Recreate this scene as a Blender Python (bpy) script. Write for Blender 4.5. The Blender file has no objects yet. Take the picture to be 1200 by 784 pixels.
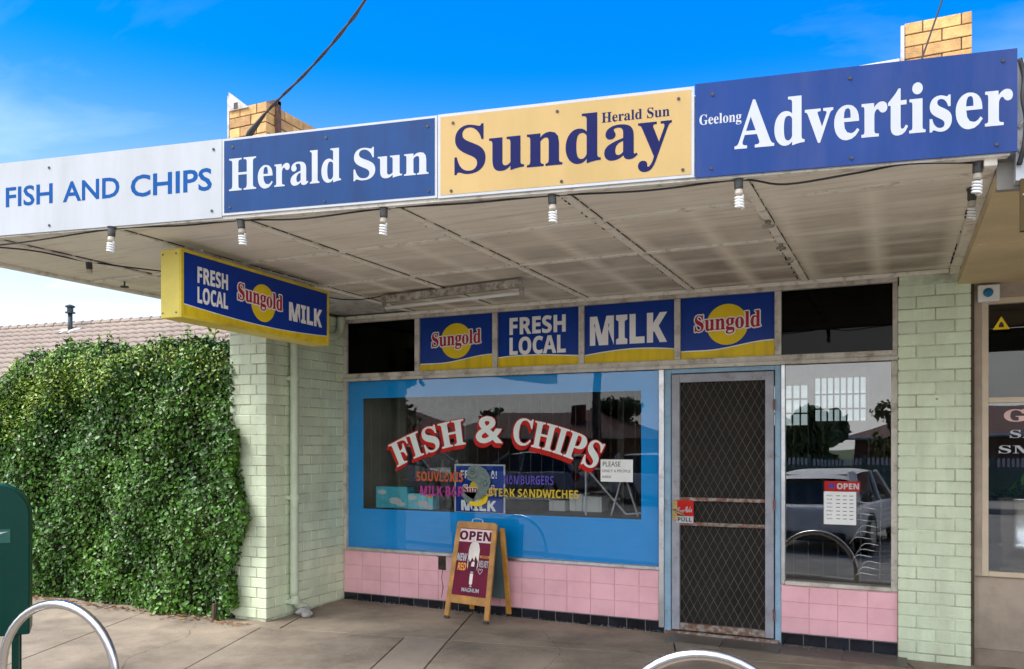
import bpy, bmesh, math, random
import numpy as np
from mathutils import Vector, Matrix
R_ = math.radians
random.seed(7)
sc = bpy.context.scene
col = sc.collection

# ------------------------------------------------------------------ camera
cam = bpy.data.cameras.new('camera'); cam_o = bpy.data.objects.new('camera', cam); col.objects.link(cam_o)
cam_o.location = (0, -6.46, 1.5); cam_o.rotation_euler = (R_(90), 0, R_(25.05))
cam.sensor_width = 36; cam.lens = 28.89; cam.shift_y = 0.1075; cam.clip_start = .05; cam.clip_end = 1500
sc.camera = cam_o
# ------------------------------------------------------------------ light
sc.view_settings.view_transform = 'Standard'; sc.view_settings.look = 'None'
sc.view_settings.exposure = 1.9; sc.view_settings.gamma = 1
SUN_EL, SUN_AZ = 56, 225          # azimuth measured from +y towards +x
w = bpy.data.worlds.new('World'); sc.world = w; w.use_nodes = True
nt = w.node_tree; N = nt.nodes; Lk = nt.links
for n in list(N): N.remove(n)
def nd(tree, typ, **kw):
    n = tree.nodes.new(typ)
    for k, v in kw.items(): setattr(n, k, v)
    return n
def mth(tree, op, a, b=None, c=None, clamp=False):
    n = tree.nodes.new('ShaderNodeMath'); n.operation = op; n.use_clamp = clamp
    for i, v in enumerate((a, b, c)):
        if v is None: continue
        if isinstance(v, (int, float)): n.inputs[i].default_value = v
        else: tree.links.new(v, n.inputs[i])
    return n.outputs[0]
def mixc(tree, f, a, b, mode='MIX'):
    n = tree.nodes.new('ShaderNodeMix'); n.data_type = 'RGBA'; n.blend_type = mode
    for i, v in ((0, f), (6, a), (7, b)):
        if isinstance(v, (int, float)): n.inputs[i].default_value = v
        elif isinstance(v, tuple): n.inputs[i].default_value = v if len(v) == 4 else (*v, 1)
        else: tree.links.new(v, n.inputs[i])
    return n.outputs[2]
sky = nd(nt, 'ShaderNodeTexSky', sky_type='NISHITA', sun_disc=False, sun_elevation=R_(SUN_EL), sun_rotation=R_(SUN_AZ))
sky.air_density = 1.0; sky.dust_density = .3; sky.ozone_density = 3.0; sky.altitude = 0
hs = nd(nt, 'ShaderNodeHueSaturation'); hs.inputs['Hue'].default_value = .497; hs.inputs['Saturation'].default_value = 1.75; hs.inputs['Value'].default_value = .88
Lk.new(sky.outputs[0], hs.inputs['Color'])
tc = nd(nt, 'ShaderNodeTexCoord'); sp = nd(nt, 'ShaderNodeSeparateXYZ'); Lk.new(tc.outputs['Generated'], sp.inputs[0])
zc = mth(nt, 'MAXIMUM', sp.outputs[2], 0.03)
cx_ = mth(nt, 'DIVIDE', sp.outputs[0], mth(nt, 'ADD', zc, .12)); cy_ = mth(nt, 'DIVIDE', sp.outputs[1], mth(nt, 'ADD', zc, .12))
cv = nd(nt, 'ShaderNodeCombineXYZ'); Lk.new(cx_, cv.inputs[0]); Lk.new(cy_, cv.inputs[1])
mp = nd(nt, 'ShaderNodeMapping'); mp.inputs['Scale'].default_value = (.55, 1.3, 1); mp.inputs['Rotation'].default_value = (0, 0, R_(-25)); Lk.new(cv.outputs[0], mp.inputs[0])
nz = nd(nt, 'ShaderNodeTexNoise'); nz.inputs['Scale'].default_value = 1.1; nz.inputs['Detail'].default_value = 7; nz.inputs['Roughness'].default_value = .58; nz.inputs['Distortion'].default_value = .5
Lk.new(mp.outputs[0], nz.inputs['Vector'])
# a bank of cloud covers the street side of the sky (-y), blue with thin wisps beyond the shop
bank = mth(nt, 'MULTIPLY', mth(nt, 'ADD', mth(nt, 'MULTIPLY', sp.outputs[1], -1.0), .30), .8)
m1 = mth(nt, 'MULTIPLY', mth(nt, 'ADD', mth(nt, 'SUBTRACT', nz.outputs[0], .50), mth(nt, 'MAXIMUM', bank, -.02)), 3.6, clamp=True)
hzr = nd(nt, 'ShaderNodeMapRange', interpolation_type='SMOOTHSTEP'); Lk.new(sp.outputs[2], hzr.inputs[0]); hzr.inputs[1].default_value = .06; hzr.inputs[2].default_value = .42; hzr.inputs[3].default_value = 1; hzr.inputs[4].default_value = 0; hz = hzr.outputs[0]
nz2 = nd(nt, 'ShaderNodeTexNoise'); nz2.inputs['Scale'].default_value = .8; nz2.inputs['Detail'].default_value = 4; Lk.new(cv.outputs[0], nz2.inputs['Vector'])
cl = mixc(nt, nz2.outputs[0], (6.2, 6.3, 6.5), (11.0, 10.8, 10.6))
c1 = mixc(nt, mth(nt, 'MULTIPLY', hz, .95), mixc(nt, 1.0, hs.outputs[0], (1.0, .84, 1.08), 'MULTIPLY'), (3.7, 3.85, 4.1))
wk = mth(nt, 'ADD', mth(nt, 'MULTIPLY', mth(nt, 'SUBTRACT', .25, sp.outputs[1]), 1.2, clamp=True), mth(nt, 'MULTIPLY', mth(nt, 'SUBTRACT', .52, sp.outputs[2]), 1.5, clamp=True), clamp=True)
c2 = mixc(nt, mth(nt, 'MULTIPLY', m1, mth(nt, 'MULTIPLY', wk, .75)), c1, cl)
bg = nd(nt, 'ShaderNodeBackground'); bg.inputs[1].default_value = .085; Lk.new(c2, bg.inputs[0])
wo = nd(nt, 'ShaderNodeOutputWorld'); Lk.new(bg.outputs[0], wo.inputs[0])
sl = bpy.data.lights.new('sun', 'SUN'); sl.energy = 1.5; sl.angle = R_(30); sl.color = (1, .95, .88)
so = bpy.data.objects.new('sun', sl); col.objects.link(so)
sd = Vector((math.sin(R_(SUN_AZ)) * math.cos(R_(SUN_EL)), math.cos(R_(SUN_AZ)) * math.cos(R_(SUN_EL)), math.sin(R_(SUN_EL))))
so.rotation_euler = sd.to_track_quat('Z', 'Y').to_euler()
sc.cycles.max_bounces = 8; sc.cycles.transparent_max_bounces = 16; sc.cycles.caustics_reflective = False; sc.cycles.caustics_refractive = False

# ------------------------------------------------------------------ materials
MATS = {}
def mat(name, c, rough=.6, var=.12, scale=6.0, c2=None, bump=.0, bscale=40, objvar=0.0, metal=0.0, stain=None, stain_amt=.0, stain_scale=1.5, streak=False, island=0.0, emit=None, spec=.5, coat=0, thr=(.45, .75), grain=0, spots=None):
    m = bpy.data.materials.new(name); m.use_nodes = True; t = m.node_tree; t.nodes.clear()
    out = t.nodes.new('ShaderNodeOutputMaterial'); p = t.nodes.new('ShaderNodeBsdfPrincipled'); t.links.new(p.outputs[0], out.inputs[0])
    geo = t.nodes.new('ShaderNodeNewGeometry')
    n = t.nodes.new('ShaderNodeTexNoise'); n.inputs['Scale'].default_value = scale; n.inputs['Detail'].default_value = 6; n.inputs['Roughness'].default_value = .6
    t.links.new(geo.outputs['Position'], n.inputs['Vector'])
    b = c2 if c2 else tuple(max(0, x * (1 - var * 2)) for x in c)
    a = c if c2 else tuple(min(1, x * (1 + var)) for x in c)
    mr = t.nodes.new('ShaderNodeMapRange'); mr.inputs[1].default_value = .3; mr.inputs[2].default_value = .7; t.links.new(n.outputs[0], mr.inputs[0])
    cc = mixc(t, mr.outputs[0], a, b)
    if grain:
        g = t.nodes.new('ShaderNodeTexNoise'); g.inputs['Scale'].default_value = 140; g.inputs['Detail'].default_value = 3; t.links.new(geo.outputs['Position'], g.inputs['Vector'])
        gv = mth(t, 'ADD', mth(t, 'MULTIPLY', g.outputs[0], grain * 2), 1 - grain)
        h = t.nodes.new('ShaderNodeHueSaturation'); t.links.new(cc, h.inputs['Color']); t.links.new(gv, h.inputs['Value']); cc = h.outputs[0]
    if stain:
        s = t.nodes.new('ShaderNodeTexNoise'); s.inputs['Scale'].default_value = stain_scale; s.inputs['Detail'].default_value = 8; s.inputs['Roughness'].default_value = .65
        if streak:
            mpn = t.nodes.new('ShaderNodeMapping'); mpn.inputs['Scale'].default_value = (1, 1, .12); t.links.new(geo.outputs['Position'], mpn.inputs[0]); t.links.new(mpn.outputs[0], s.inputs['Vector'])
        else: t.links.new(geo.outputs['Position'], s.inputs['Vector'])
        r2 = t.nodes.new('ShaderNodeMapRange'); r2.inputs[1].default_value = thr[0]; r2.inputs[2].default_value = thr[1]; t.links.new(s.outputs[0], r2.inputs[0])
        cc = mixc(t, mth(t, 'MULTIPLY', r2.outputs[0], stain_amt), cc, stain)
    if spots:
        vo = t.nodes.new('ShaderNodeTexVoronoi'); vo.inputs['Scale'].default_value = 3.7; t.links.new(geo.outputs['Position'], vo.inputs['Vector'])
        sc2 = t.nodes.new('ShaderNodeSeparateColor'); t.links.new(vo.outputs['Color'], sc2.inputs[0])
        lim = mth(t, 'MULTIPLY', mth(t, 'SUBTRACT', sc2.outputs[0], .55), .10, clamp=True)
        cc = mixc(t, mth(t, 'MULTIPLY', mth(t, 'LESS_THAN', vo.outputs['Distance'], lim), .6), cc, spots)
    if objvar or island:
        h = t.nodes.new('ShaderNodeHueSaturation'); t.links.new(cc, h.inputs['Color'])
        if objvar:
            oi = t.nodes.new('ShaderNodeObjectInfo'); src = oi.outputs['Random']; k = objvar
        else: src = geo.outputs['Random Per Island']; k = island
        t.links.new(mth(t, 'ADD', mth(t, 'MULTIPLY', src, 2 * k), 1 - k), h.inputs['Value'])
        t.links.new(mth(t, 'ADD', mth(t, 'MULTIPLY', src, .04 * k), .5 - .02 * k), h.inputs['Hue'])
        cc = h.outputs[0]
    t.links.new(cc, p.inputs['Base Color'])
    p.inputs['Roughness'].default_value = rough; p.inputs['Metallic'].default_value = metal; p.inputs['Specular IOR Level'].default_value = spec
    p.inputs['Coat Weight'].default_value = coat
    if emit: p.inputs['Emission Color'].default_value = (*emit[0], 1); p.inputs['Emission Strength'].default_value = emit[1]
    if bump:
        n2 = t.nodes.new('ShaderNodeTexNoise'); n2.inputs['Scale'].default_value = bscale; n2.inputs['Detail'].default_value = 5; t.links.new(geo.outputs['Position'], n2.inputs['Vector'])
        bp = t.nodes.new('ShaderNodeBump'); bp.inputs['Strength'].default_value = bump; bp.inputs['Distance'].default_value = .01
        t.links.new(n2.outputs[0], bp.inputs['Height']); t.links.new(bp.outputs[0], p.inputs['Normal'])
    MATS[name] = m; return m
def glass_mat(name, tint, base, fres=.28, rough=0.0):
    m = bpy.data.materials.new(name); m.use_nodes = True; t = m.node_tree; t.nodes.clear()
    out = t.nodes.new('ShaderNodeOutputMaterial'); tr = t.nodes.new('ShaderNodeBsdfTransparent'); gl = t.nodes.new('ShaderNodeBsdfGlossy')
    tr.inputs[0].default_value = (*tint, 1); gl.inputs['Roughness'].default_value = rough; gl.inputs[0].default_value = (1, 1, 1, 1)
    lw = t.nodes.new('ShaderNodeLayerWeight'); lw.inputs[0].default_value = .35
    f = mth(t, 'ADD', mth(t, 'MULTIPLY', lw.outputs['Fresnel'], fres), base, clamp=True)
    # float glass is never perfectly flat
    geo = t.nodes.new('ShaderNodeNewGeometry'); n2 = t.nodes.new('ShaderNodeTexNoise'); n2.inputs['Scale'].default_value = 1.6; n2.inputs['Detail'].default_value = 1
    t.links.new(geo.outputs['Position'], n2.inputs['Vector']); bp = t.nodes.new('ShaderNodeBump'); bp.inputs['Strength'].default_value = .12; bp.inputs['Distance'].default_value = .01
    t.links.new(n2.outputs[0], bp.inputs['Height']); t.links.new(bp.outputs[0], gl.inputs['Normal'])
    mx = t.nodes.new('ShaderNodeMixShader'); t.links.new(f, mx.inputs[0]); t.links.new(tr.outputs[0], mx.inputs[1]); t.links.new(gl.outputs[0], mx.inputs[2]); t.links.new(mx.outputs[0], out.inputs[0])
    return m
M_ = mat
mint = M_('mint_painted_brick', (.70, .80, .585), .5, .08, 3, bump=.35, bscale=60, objvar=.07, stain=(.34, .35, .23), stain_amt=.5, stain_scale=2.6, thr=(.48, .72), spots=(.10, .08, .05), streak=True)
mint_joint = M_('mint_mortar', (.64, .73, .53), .7, .12, 8, bump=.4, stain=(.22, .19, .12), stain_amt=.7, stain_scale=5, thr=(.42, .62))
cream_brick = M_('cream_brick', (.58, .34, .13), .75, .16, 14, bump=.5, bscale=90, objvar=.28)
dark_joint = M_('dark_mortar', (.10, .075, .05), .9, .2)
pink = M_('pink_tile', (.88, .50, .55), .25, .04, 3, objvar=.05, stain=(.55, .22, .26), stain_amt=.25, stain_scale=3, spec=.35)
pink_grout = M_('pink_grout', (.80, .50, .52), .8, .1)
black_tile = M_('black_tile', (.012, .014, .022), .12, .3, 5, objvar=.4)
black_grout = M_('grey_grout', (.20, .19, .18), .9, .2)
concrete = M_('concrete', (.30, .248, .185), .85, .13, 2.2, bump=.5, bscale=120, objvar=.08, stain=(.11, .088, .066), stain_amt=.7, stain_scale=2.1, thr=(.44, .68), grain=.35, spots=(.12, .10, .08))
concrete_new = M_('pale_concrete', (.30, .25, .195), .85, .1, 2.2, bump=.35, bscale=120, stain=(.17, .145, .11), stain_amt=.4, stain_scale=3, grain=.28)
wet_tile = M_('door_paver', (.10, .09, .075), .45, .2, 6, objvar=.2, bump=.2, stain=(.18, .16, .13), stain_amt=.6, stain_scale=6)
joint_dirt = M_('joint_dirt', (.06, .05, .035), .95, .3, 20)
asphalt = M_('asphalt', (.27, .26, .245), .85, .2, 3, bump=.5, bscale=150, grain=.2)
kerb_m = M_('kerb_concrete', (.36, .34, .3), .85, .15, 4, bump=.3)
grass_m = M_('lawn', (.07, .12, .03), .9, .25, 5, bump=.6, bscale=90, grain=.3)
frame_m = M_('weathered_cream_timber', (.62, .58, .50), .6, .12, 7, stain=(.20, .15, .10), stain_amt=.75, stain_scale=9, thr=(.5, .68), bump=.2)
alu = M_('aluminium', (.62, .63, .64), .32, .1, 9, metal=.85, stain=(.25, .2, .15), stain_amt=.5, stain_scale=12, thr=(.55, .7))
blue_jamb = M_('light_blue_paint', (.27, .44, .58), .55, .1, 8, stain=(.12, .13, .14), stain_amt=.5, stain_scale=10, thr=(.55, .7))
door_paint = M_('grey_blue_door_paint', (.33, .345, .39), .5, .1, 10, stain=(.2, .16, .14), stain_amt=.7, stain_scale=14, thr=(.56, .68))
rust_paint = M_('rusty_grey_paint', (.34, .31, .28), .65, .25, 18, stain=(.15, .06, .025), stain_amt=.95, stain_scale=26, thr=(.42, .56))
grille_m = M_('grille_metal', (.21, .185, .15), .5, .25, 12, metal=.3, stain=(.2, .11, .05), stain_amt=.7, stain_scale=14)
fly_m = M_('fly_screen', (.010, .008, .006), .8, .4, 5)
blue_film = M_('blue_window_film', (.0, .33, .88), .45, .04, 2, spec=.12)
white_plastic = M_('white_plastic', (.82, .82, .8), .4, .05)
paper = M_('paper', (.82, .84, .82), .8, .04)
sign_white = M_('sign_white', (.46, .49, .52), .4, .03, 2, stain=(.30, .30, .29), stain_amt=.35, stain_scale=5, streak=True, spec=.22, bump=.35, bscale=2.2, spots=(.10, .09, .09))
sign_blue = M_('sign_blue', (.008, .052, .18), .4, .08, 2, stain=(.012, .02, .08), stain_amt=.6, stain_scale=6, streak=True, spec=.22, bump=.35, bscale=2.2, spots=(.10, .09, .09))
sign_blue2 = M_('sign_blue_bright', (.007, .042, .20), .4, .12, 2, stain=(.05, .07, .2), stain_amt=.6, stain_scale=5, streak=True, spec=.22, bump=.35, bscale=2.2, spots=(.10, .09, .09))
sign_gold = M_('sign_gold', (.49, .34, .135), .4, .04, 2, stain=(.62, .42, .2), stain_amt=.4, stain_scale=4, streak=True, spec=.22, bump=.35, bscale=2.2, spots=(.10, .09, .09))
ink_navy = M_('ink_navy', (.008, .012, .085), .4, .03, spec=.12)
ink_blue = M_('ink_blue', (.002, .075, .28), .4, .03, spec=.12)
ink_white = M_('ink_white', (.50, .525, .555), .4, .03, spec=.12)
edge_white = M_('edge_white', (.50, .52, .55), .4, .05, spec=.12)
milk_blue = M_('milk_blue', (.010, .045, .28), .25, .05, 3, spec=.12)
milk_yellow = M_('milk_yellow', (.78, .56, .02), .3, .06, 3, stain=(.25, .18, .03), stain_amt=.4, stain_scale=14, streak=True, spec=.12)
box_yellow = M_('yellow_sign_case', (.72, .55, .05), .4, .08, 3, stain=(.30, .22, .05), stain_amt=.5, stain_scale=6, spec=.12)
box_pale = M_('faded_yellow_case', (.74, .61, .14), .45, .06, 3, stain=(.45, .36, .1), stain_amt=.4, stain_scale=5, spec=.12)
sun_yellow = M_('sun_yellow', (.80, .58, .02), .35, .04, spec=.12)
milk_red = M_('milk_red', (.42, .02, .04), .35, .04, spec=.12)
milk_white = M_('letter_white', (.84, .84, .82), .4, .05, spec=.12)
case_frame = M_('case_edge', (.30, .2, .03), .5, .2)
screw_m = M_('screw', (.05, .045, .045), .6, .3, 30)
cable_m = M_('black_cable', (.018, .017, .017), .6, .3)
holder_m = M_('lamp_holder', (.06, .06, .058), .5, .3, 30)
cfl_base = M_('lamp_base', (.55, .5, .4), .5, .2)
cfl_m = M_('lamp_tube', (.86, .87, .86), .25, .03)
batten_m = M_('ceiling_batten_paint', (.88, .84, .74), .65, .05, 6, stain=(.30, .23, .16), stain_amt=.5, stain_scale=16, thr=(.52, .66))
fit_m = M_('lamp_fitting', (.5, .47, .4), .6, .2, 9, stain=(.15, .12, .09), stain_amt=.85, stain_scale=22, thr=(.45, .6))
tube_m = M_('fluorescent_tube', (.75, .75, .72), .3, .03)
pipe_m = M_('mint_pipe', (.58, .66, .50), .45, .06, 5, stain=(.3, .3, .2), stain_amt=.4, stain_scale=6)
stone_m = M_('rubble', (.42, .41, .4), .9, .2, 14, bump=.5)
leaf_m = M_('hedge_leaf', (.025, .080, .009), .38, .3, 2.0, c2=(.070, .160, .014), island=.7, spec=.36)
leaf_new = M_('new_leaf', (.22, .30, .022), .45, .2, 3, c2=(.10, .20, .02), island=.45, spec=.4)
leaf_dark = M_('dark_leaf', (.06, .11, .03), .6, .3, 2, c2=(.10, .15, .045), island=.4)
leaf_yel = M_('gold_leaf', (.20, .17, .03), .6, .3, 2, island=.4)
twig_m = M_('twig_wood', (.09, .06, .04), .9, .3, 10)
litter_m = M_('fallen_leaf', (.24, .12, .05), .8, .3, 10, island=.5)
rooftile_m = M_('terracotta_tile', (.30, .245, .205), .8, .15, 1.2, c2=(.22, .175, .15), bump=.3, bscale=30, grain=.15)
ridge_m = M_('ridge_mortar', (.42, .30, .13), .85, .2, 5)
redbrick_m = M_('red_brick', (.23, .07, .045), .85, .2, 6, grain=.2)
flue_m = M_('flue_metal', (.03, .045, .055), .5, .2)
steel = M_('brushed_steel', (.62, .62, .63), .24, .04, 3, metal=1)
green_m = M_('dark_green_enamel', (.0, .040, .028), .35, .05, 4, spec=.2, stain=(.03, .05, .045), stain_amt=.4, stain_scale=8, thr=(.55, .7))
wood_m = M_('orange_varnished_timber', (.55, .26, .045), .4, .2, 9, stain=(.25, .11, .03), stain_amt=.5, stain_scale=10, streak=True)
maroon = M_('maroon_poster', (.17, .010, .04), .35, .15, 4, spec=.12)
poster_pink = M_('poster_pale_pink', (.80, .62, .66), .4, .03, spec=.12)
dark_text = M_('dark_maroon_ink', (.10, .01, .03), .4, spec=.12)
orange_ink = M_('orange_ink', (.85, .33, .03), .5)
teal_ice = M_('pale_cream_ink', (.85, .78, .72), .5)
magenta = M_('magenta_ink', (.40, .03, .26), .6)
dim_orange = M_('burnt_orange_ink', (.50, .10, .015), .6)
dim_yellow = M_('mustard_ink', (.58, .42, .02), .6)
violet = M_('violet_ink', (.06, .04, .32), .6)
red_ink = M_('red_ink', (.52, .02, .015), .5, spec=.12)
mint_white = M_('pale_letter', (.72, .80, .77), .5, .03, spec=.12)
fish_grey = M_('fish_grey', (.14, .20, .19), .6, .15, 30)
ink_black = M_('black_ink', (.02, .02, .025), .6)
aqua = M_('aqua_carton', (.03, .42, .56), .5, .15, 12)
aqua2 = M_('pale_aqua_carton', (.15, .60, .72), .5, .2, 14)
room_wall = M_('interior_wall', (.20, .19, .17), .8, .1)
room_floor = M_('interior_floor', (.09, .085, .08), .6, .1)
dark_room = M_('dark_interior', (.012, .014, .016), .7, .2)
shelf_m = M_('shelf_board', (.16, .15, .13), .6, .2)
goods = [M_('goods_red', (.18, .05, .06), .5), M_('goods_green', (.06, .12, .07), .5), M_('goods_pale', (.30, .30, .22), .5), M_('goods_brown', (.12, .07, .04), .5)]
chrome = M_('chrome_wire', (.75, .75, .75), .2, .03, metal=1)
tan_frame = M_('tan_frame', (.62, .52, .38), .5, .06, 5)
brown_render = M_('brown_render', (.42, .345, .27), .8, .1, 3, bump=.3, stain=(.12, .1, .08), stain_amt=.5)
soffit_m = M_('khaki_soffit', (.66, .54, .32), .8, .08, 2, stain=(.28, .22, .13), stain_amt=.4)
car_white = M_('white_car_paint', (.86, .83, .78), .35, .02, coat=.1)
car_silver = M_('silver_car_paint', (.42, .44, .47), .3, .03, coat=.6)
car_glass = M_('car_glass', (.02, .025, .03), .08, .1)
tyre_m = M_('tyre_rubber', (.02, .02, .02), .8)
tail_m = M_('tail_light', (.30, .01, .015), .2)
lamp_m = M_('head_light', (.6, .62, .65), .15)
timber_pole = M_('timber_pole', (.16, .13, .10), .9, .2, 6, grain=.2)
fence_green = M_('green_fence', (.05, .12, .09), .6, .1)
red_roof = M_('red_roof', (.13, .04, .03), .7, .2, 3)
flash_m = M_('flashing_sheet', (.55, .55, .53), .6, .15, 8, stain=(.25, .12, .08), stain_amt=.6, stain_scale=14, thr=(.5, .64))
blue_dot = M_('blue_strobe', (.01, .16, .32), .2)
glass = glass_mat('window_glass', (.95, .965, .96), .022, .20)
glass_side = glass_mat('side_window_glass', (.93, .95, .945), .070, .30)
glass_dark = glass_mat('dark_tinted_glass', (.12, .14, .16), -.003)
back_glass = glass_mat('frosted_window_glass', (.58, .62, .62), .05)

# ceiling sheet: cement sheet with soot that has settled between the hidden joists
def ceiling_material():
    m = bpy.data.materials.new('sooty_cement_sheet'); m.use_nodes = True; t = m.node_tree; p = t.nodes['Principled BSDF']
    geo = t.nodes.new('ShaderNodeNewGeometry'); s = t.nodes.new('ShaderNodeSeparateXYZ'); t.links.new(geo.outputs['Position'], s.inputs[0])
    def noise(sc_, det=6, vec=None, rough=.6):
        n = t.nodes.new('ShaderNodeTexNoise'); n.inputs['Scale'].default_value = sc_; n.inputs['Detail'].default_value = det; n.inputs['Roughness'].default_value = rough
        t.links.new(vec if vec else geo.outputs['Position'], n.inputs['Vector']); return n.outputs[0]
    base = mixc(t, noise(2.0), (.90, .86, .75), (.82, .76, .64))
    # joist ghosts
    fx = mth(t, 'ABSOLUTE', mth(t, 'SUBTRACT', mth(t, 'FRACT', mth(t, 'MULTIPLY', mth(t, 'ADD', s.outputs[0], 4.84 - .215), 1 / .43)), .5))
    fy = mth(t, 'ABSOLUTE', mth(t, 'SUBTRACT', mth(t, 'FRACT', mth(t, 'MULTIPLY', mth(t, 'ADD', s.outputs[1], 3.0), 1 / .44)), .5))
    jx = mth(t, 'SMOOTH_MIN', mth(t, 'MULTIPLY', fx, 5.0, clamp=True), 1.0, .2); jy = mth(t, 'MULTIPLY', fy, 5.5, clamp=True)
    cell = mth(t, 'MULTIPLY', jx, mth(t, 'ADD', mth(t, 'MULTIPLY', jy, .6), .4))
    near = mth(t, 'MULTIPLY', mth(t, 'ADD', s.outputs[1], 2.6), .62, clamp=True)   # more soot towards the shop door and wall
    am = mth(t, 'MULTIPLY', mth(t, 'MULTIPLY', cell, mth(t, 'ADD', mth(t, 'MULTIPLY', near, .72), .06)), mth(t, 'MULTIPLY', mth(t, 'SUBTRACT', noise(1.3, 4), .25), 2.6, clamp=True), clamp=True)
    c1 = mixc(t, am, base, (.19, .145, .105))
    mpn = t.nodes.new('ShaderNodeMapping'); mpn.inputs['Scale'].default_value = (2, 22, 1); t.links.new(geo.outputs['Position'], mpn.inputs[0])
    st = mth(t, 'MULTIPLY', mth(t, 'SUBTRACT', noise(1.2, 5, mpn.outputs[0]), .5), 1.6, clamp=True)
    c2_ = mixc(t, st, c1, (.30, .25, .19))
    sp_ = mth(t, 'MULTIPLY', mth(t, 'SUBTRACT', noise(26, 6, None, .7), .66), 8, clamp=True)
    c3 = mixc(t, sp_, c2_, (.13, .095, .065))
    oi = t.nodes.new('ShaderNodeObjectInfo'); h = t.nodes.new('ShaderNodeHueSaturation'); t.links.new(c3, h.inputs['Color'])
    t.links.new(mth(t, 'ADD', mth(t, 'MULTIPLY', oi.outputs['Random'], .12), .94), h.inputs['Value']); t.links.new(h.outputs[0], p.inputs['Base Color'])
    p.inputs['Roughness'].default_value = .75
    return m
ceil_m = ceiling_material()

# ------------------------------------------------------------------ builders
class MB:
    def __init__(s): s.v = []; s.f = []
    def add(s, vs, fs):
        b = len(s.v); s.v += [tuple(v) for v in vs]; s.f += [tuple(b + i for i in f) for f in fs]; return s
    def box(s, x0, x1, y0, y1, z0, z1, T=None):
        vs = [(x0, y0, z0), (x1, y0, z0), (x1, y1, z0), (x0, y1, z0), (x0, y0, z1), (x1, y0, z1), (x1, y1, z1), (x0, y1, z1)]
        if T: vs = [T @ Vector(v) for v in vs]
        return s.add(vs, [(0, 3, 2, 1), (4, 5, 6, 7), (0, 1, 5, 4), (1, 2, 6, 5), (2, 3, 7, 6), (3, 0, 4, 7)])
    def prism(s, poly, z0, z1):       # poly in xy, ccw; z may be a function
        n = len(poly); f0 = (lambda x, y: z0) if not callable(z0) else z0; f1 = (lambda x, y: z1) if not callable(z1) else z1
        vs = [(x, y, f0(x, y)) for x, y in poly] + [(x, y, f1(x, y)) for x, y in poly]
        return s.add(vs, [tuple(range(n))[::-1], tuple(range(n, 2 * n))] + [(i, (i + 1) % n, n + (i + 1) % n, n + i) for i in range(n)])
    def extr(s, poly, fr, d0, d1):    # poly in (u,v) of a frame, extruded along its normal
        n = len(poly); vs = [fr(u, v, d0) for u, v in poly] + [fr(u, v, d1) for u, v in poly]
        return s.add(vs, [tuple(range(n))[::-1], tuple(range(n, 2 * n))] + [(i, (i + 1) % n, n + (i + 1) % n, n + i) for i in range(n)])
    def tube(s, pts, r, n=8, cap=True):
        pts = [Vector(p) for p in pts]; rr = r if isinstance(r, (list, tuple)) else [r] * len(pts)
        rings = []; up = Vector((0, 0, 1)); prev = None
        for i, p in enumerate(pts):
            d = (pts[min(i + 1, len(pts) - 1)] - pts[max(i - 1, 0)]).normalized()
            if prev is None:
                a = d.cross(up)
                if a.length < .05: a = d.cross(Vector((1, 0, 0)))
            else: a = prev - d * prev.dot(d)
            a.normalize(); prev = a; b = d.cross(a)
            rings.append([p + (a * math.cos(2 * math.pi * k / n) + b * math.sin(2 * math.pi * k / n)) * rr[i] for k in range(n)])
        vs = [v for r_ in rings for v in r_]; fs = []
        for i in range(len(pts) - 1):
            for k in range(n):
                fs.append((i * n + k, i * n + (k + 1) % n, (i + 1) * n + (k + 1) % n, (i + 1) * n + k))
        if cap: fs += [tuple(range(n))[::-1], tuple(range((len(pts) - 1) * n, len(pts) * n))]
        return s.add(vs, fs)
    def lathe(s, prof, c=(0, 0, 0), n=16):
        vs = [(c[0] + r * math.cos(2 * math.pi * k / n), c[1] + r * math.sin(2 * math.pi * k / n), c[2] + z) for r, z in prof for k in range(n)]
        fs = [(i * n + k, i * n + (k + 1) % n, (i + 1) * n + (k + 1) % n, (i + 1) * n + k) for i in range(len(prof) - 1) for k in range(n)]
        fs += [tuple(range(n))[::-1], tuple(range((len(prof) - 1) * n, len(prof) * n))]
        return s.add(vs, fs)
    def mesh(s, name, m, smooth=False, bevel=0):
        me = bpy.data.meshes.new(name); me.from_pydata(s.v, [], s.f)
        if bevel:
            bm = bmesh.new(); bm.from_mesh(me); bmesh.ops.bevel(bm, geom=list(bm.edges), offset=bevel, segments=1, affect='EDGES'); bm.to_mesh(me); bm.free()
        me.materials.append(m)
        if smooth: me.polygons.foreach_set('use_smooth', [True] * len(me.polygons)); 
        me.update(); return me
    def obj(s, name, m, parent=None, smooth=False, bevel=0, **kw):
        return link(name, s.mesh(name, m, smooth, bevel), parent, **kw)
def link(name, me, parent=None, loc=None, rot=None, label=None, kind=None):
    o = bpy.data.objects.new(name, me); col.objects.link(o)
    if loc is not None: o.location = loc
    if rot is not None: o.rotation_euler = rot
    if parent is not None: adopt(o, parent)
    if label: o['label'] = label
    if kind: o['kind'] = kind
    return o
WM = {}
def wmat(o):
    m = Matrix.LocRotScale(o.location, o.rotation_euler, o.scale)
    return (wmat(o.parent) @ o.matrix_parent_inverse @ m) if o.parent else m
def adopt(o, parent): o.parent = parent; o.matrix_parent_inverse = wmat(parent).inverted()
def tag(o, label, cat, group=None, kind=None):
    o['label'] = label; o['category'] = cat
    if group: o['group'] = group
    if kind: o['kind'] = kind
    return o
def thing(name, loc, label, cat, group=None, rz=0):
    o = bpy.data.objects.new(name, None); col.objects.link(o); o.location = loc; o.rotation_euler = (0, 0, rz); o.empty_display_size = .1
    return tag(o, label, cat, group)
def struct(o): o['kind'] = 'structure'; return o
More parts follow.
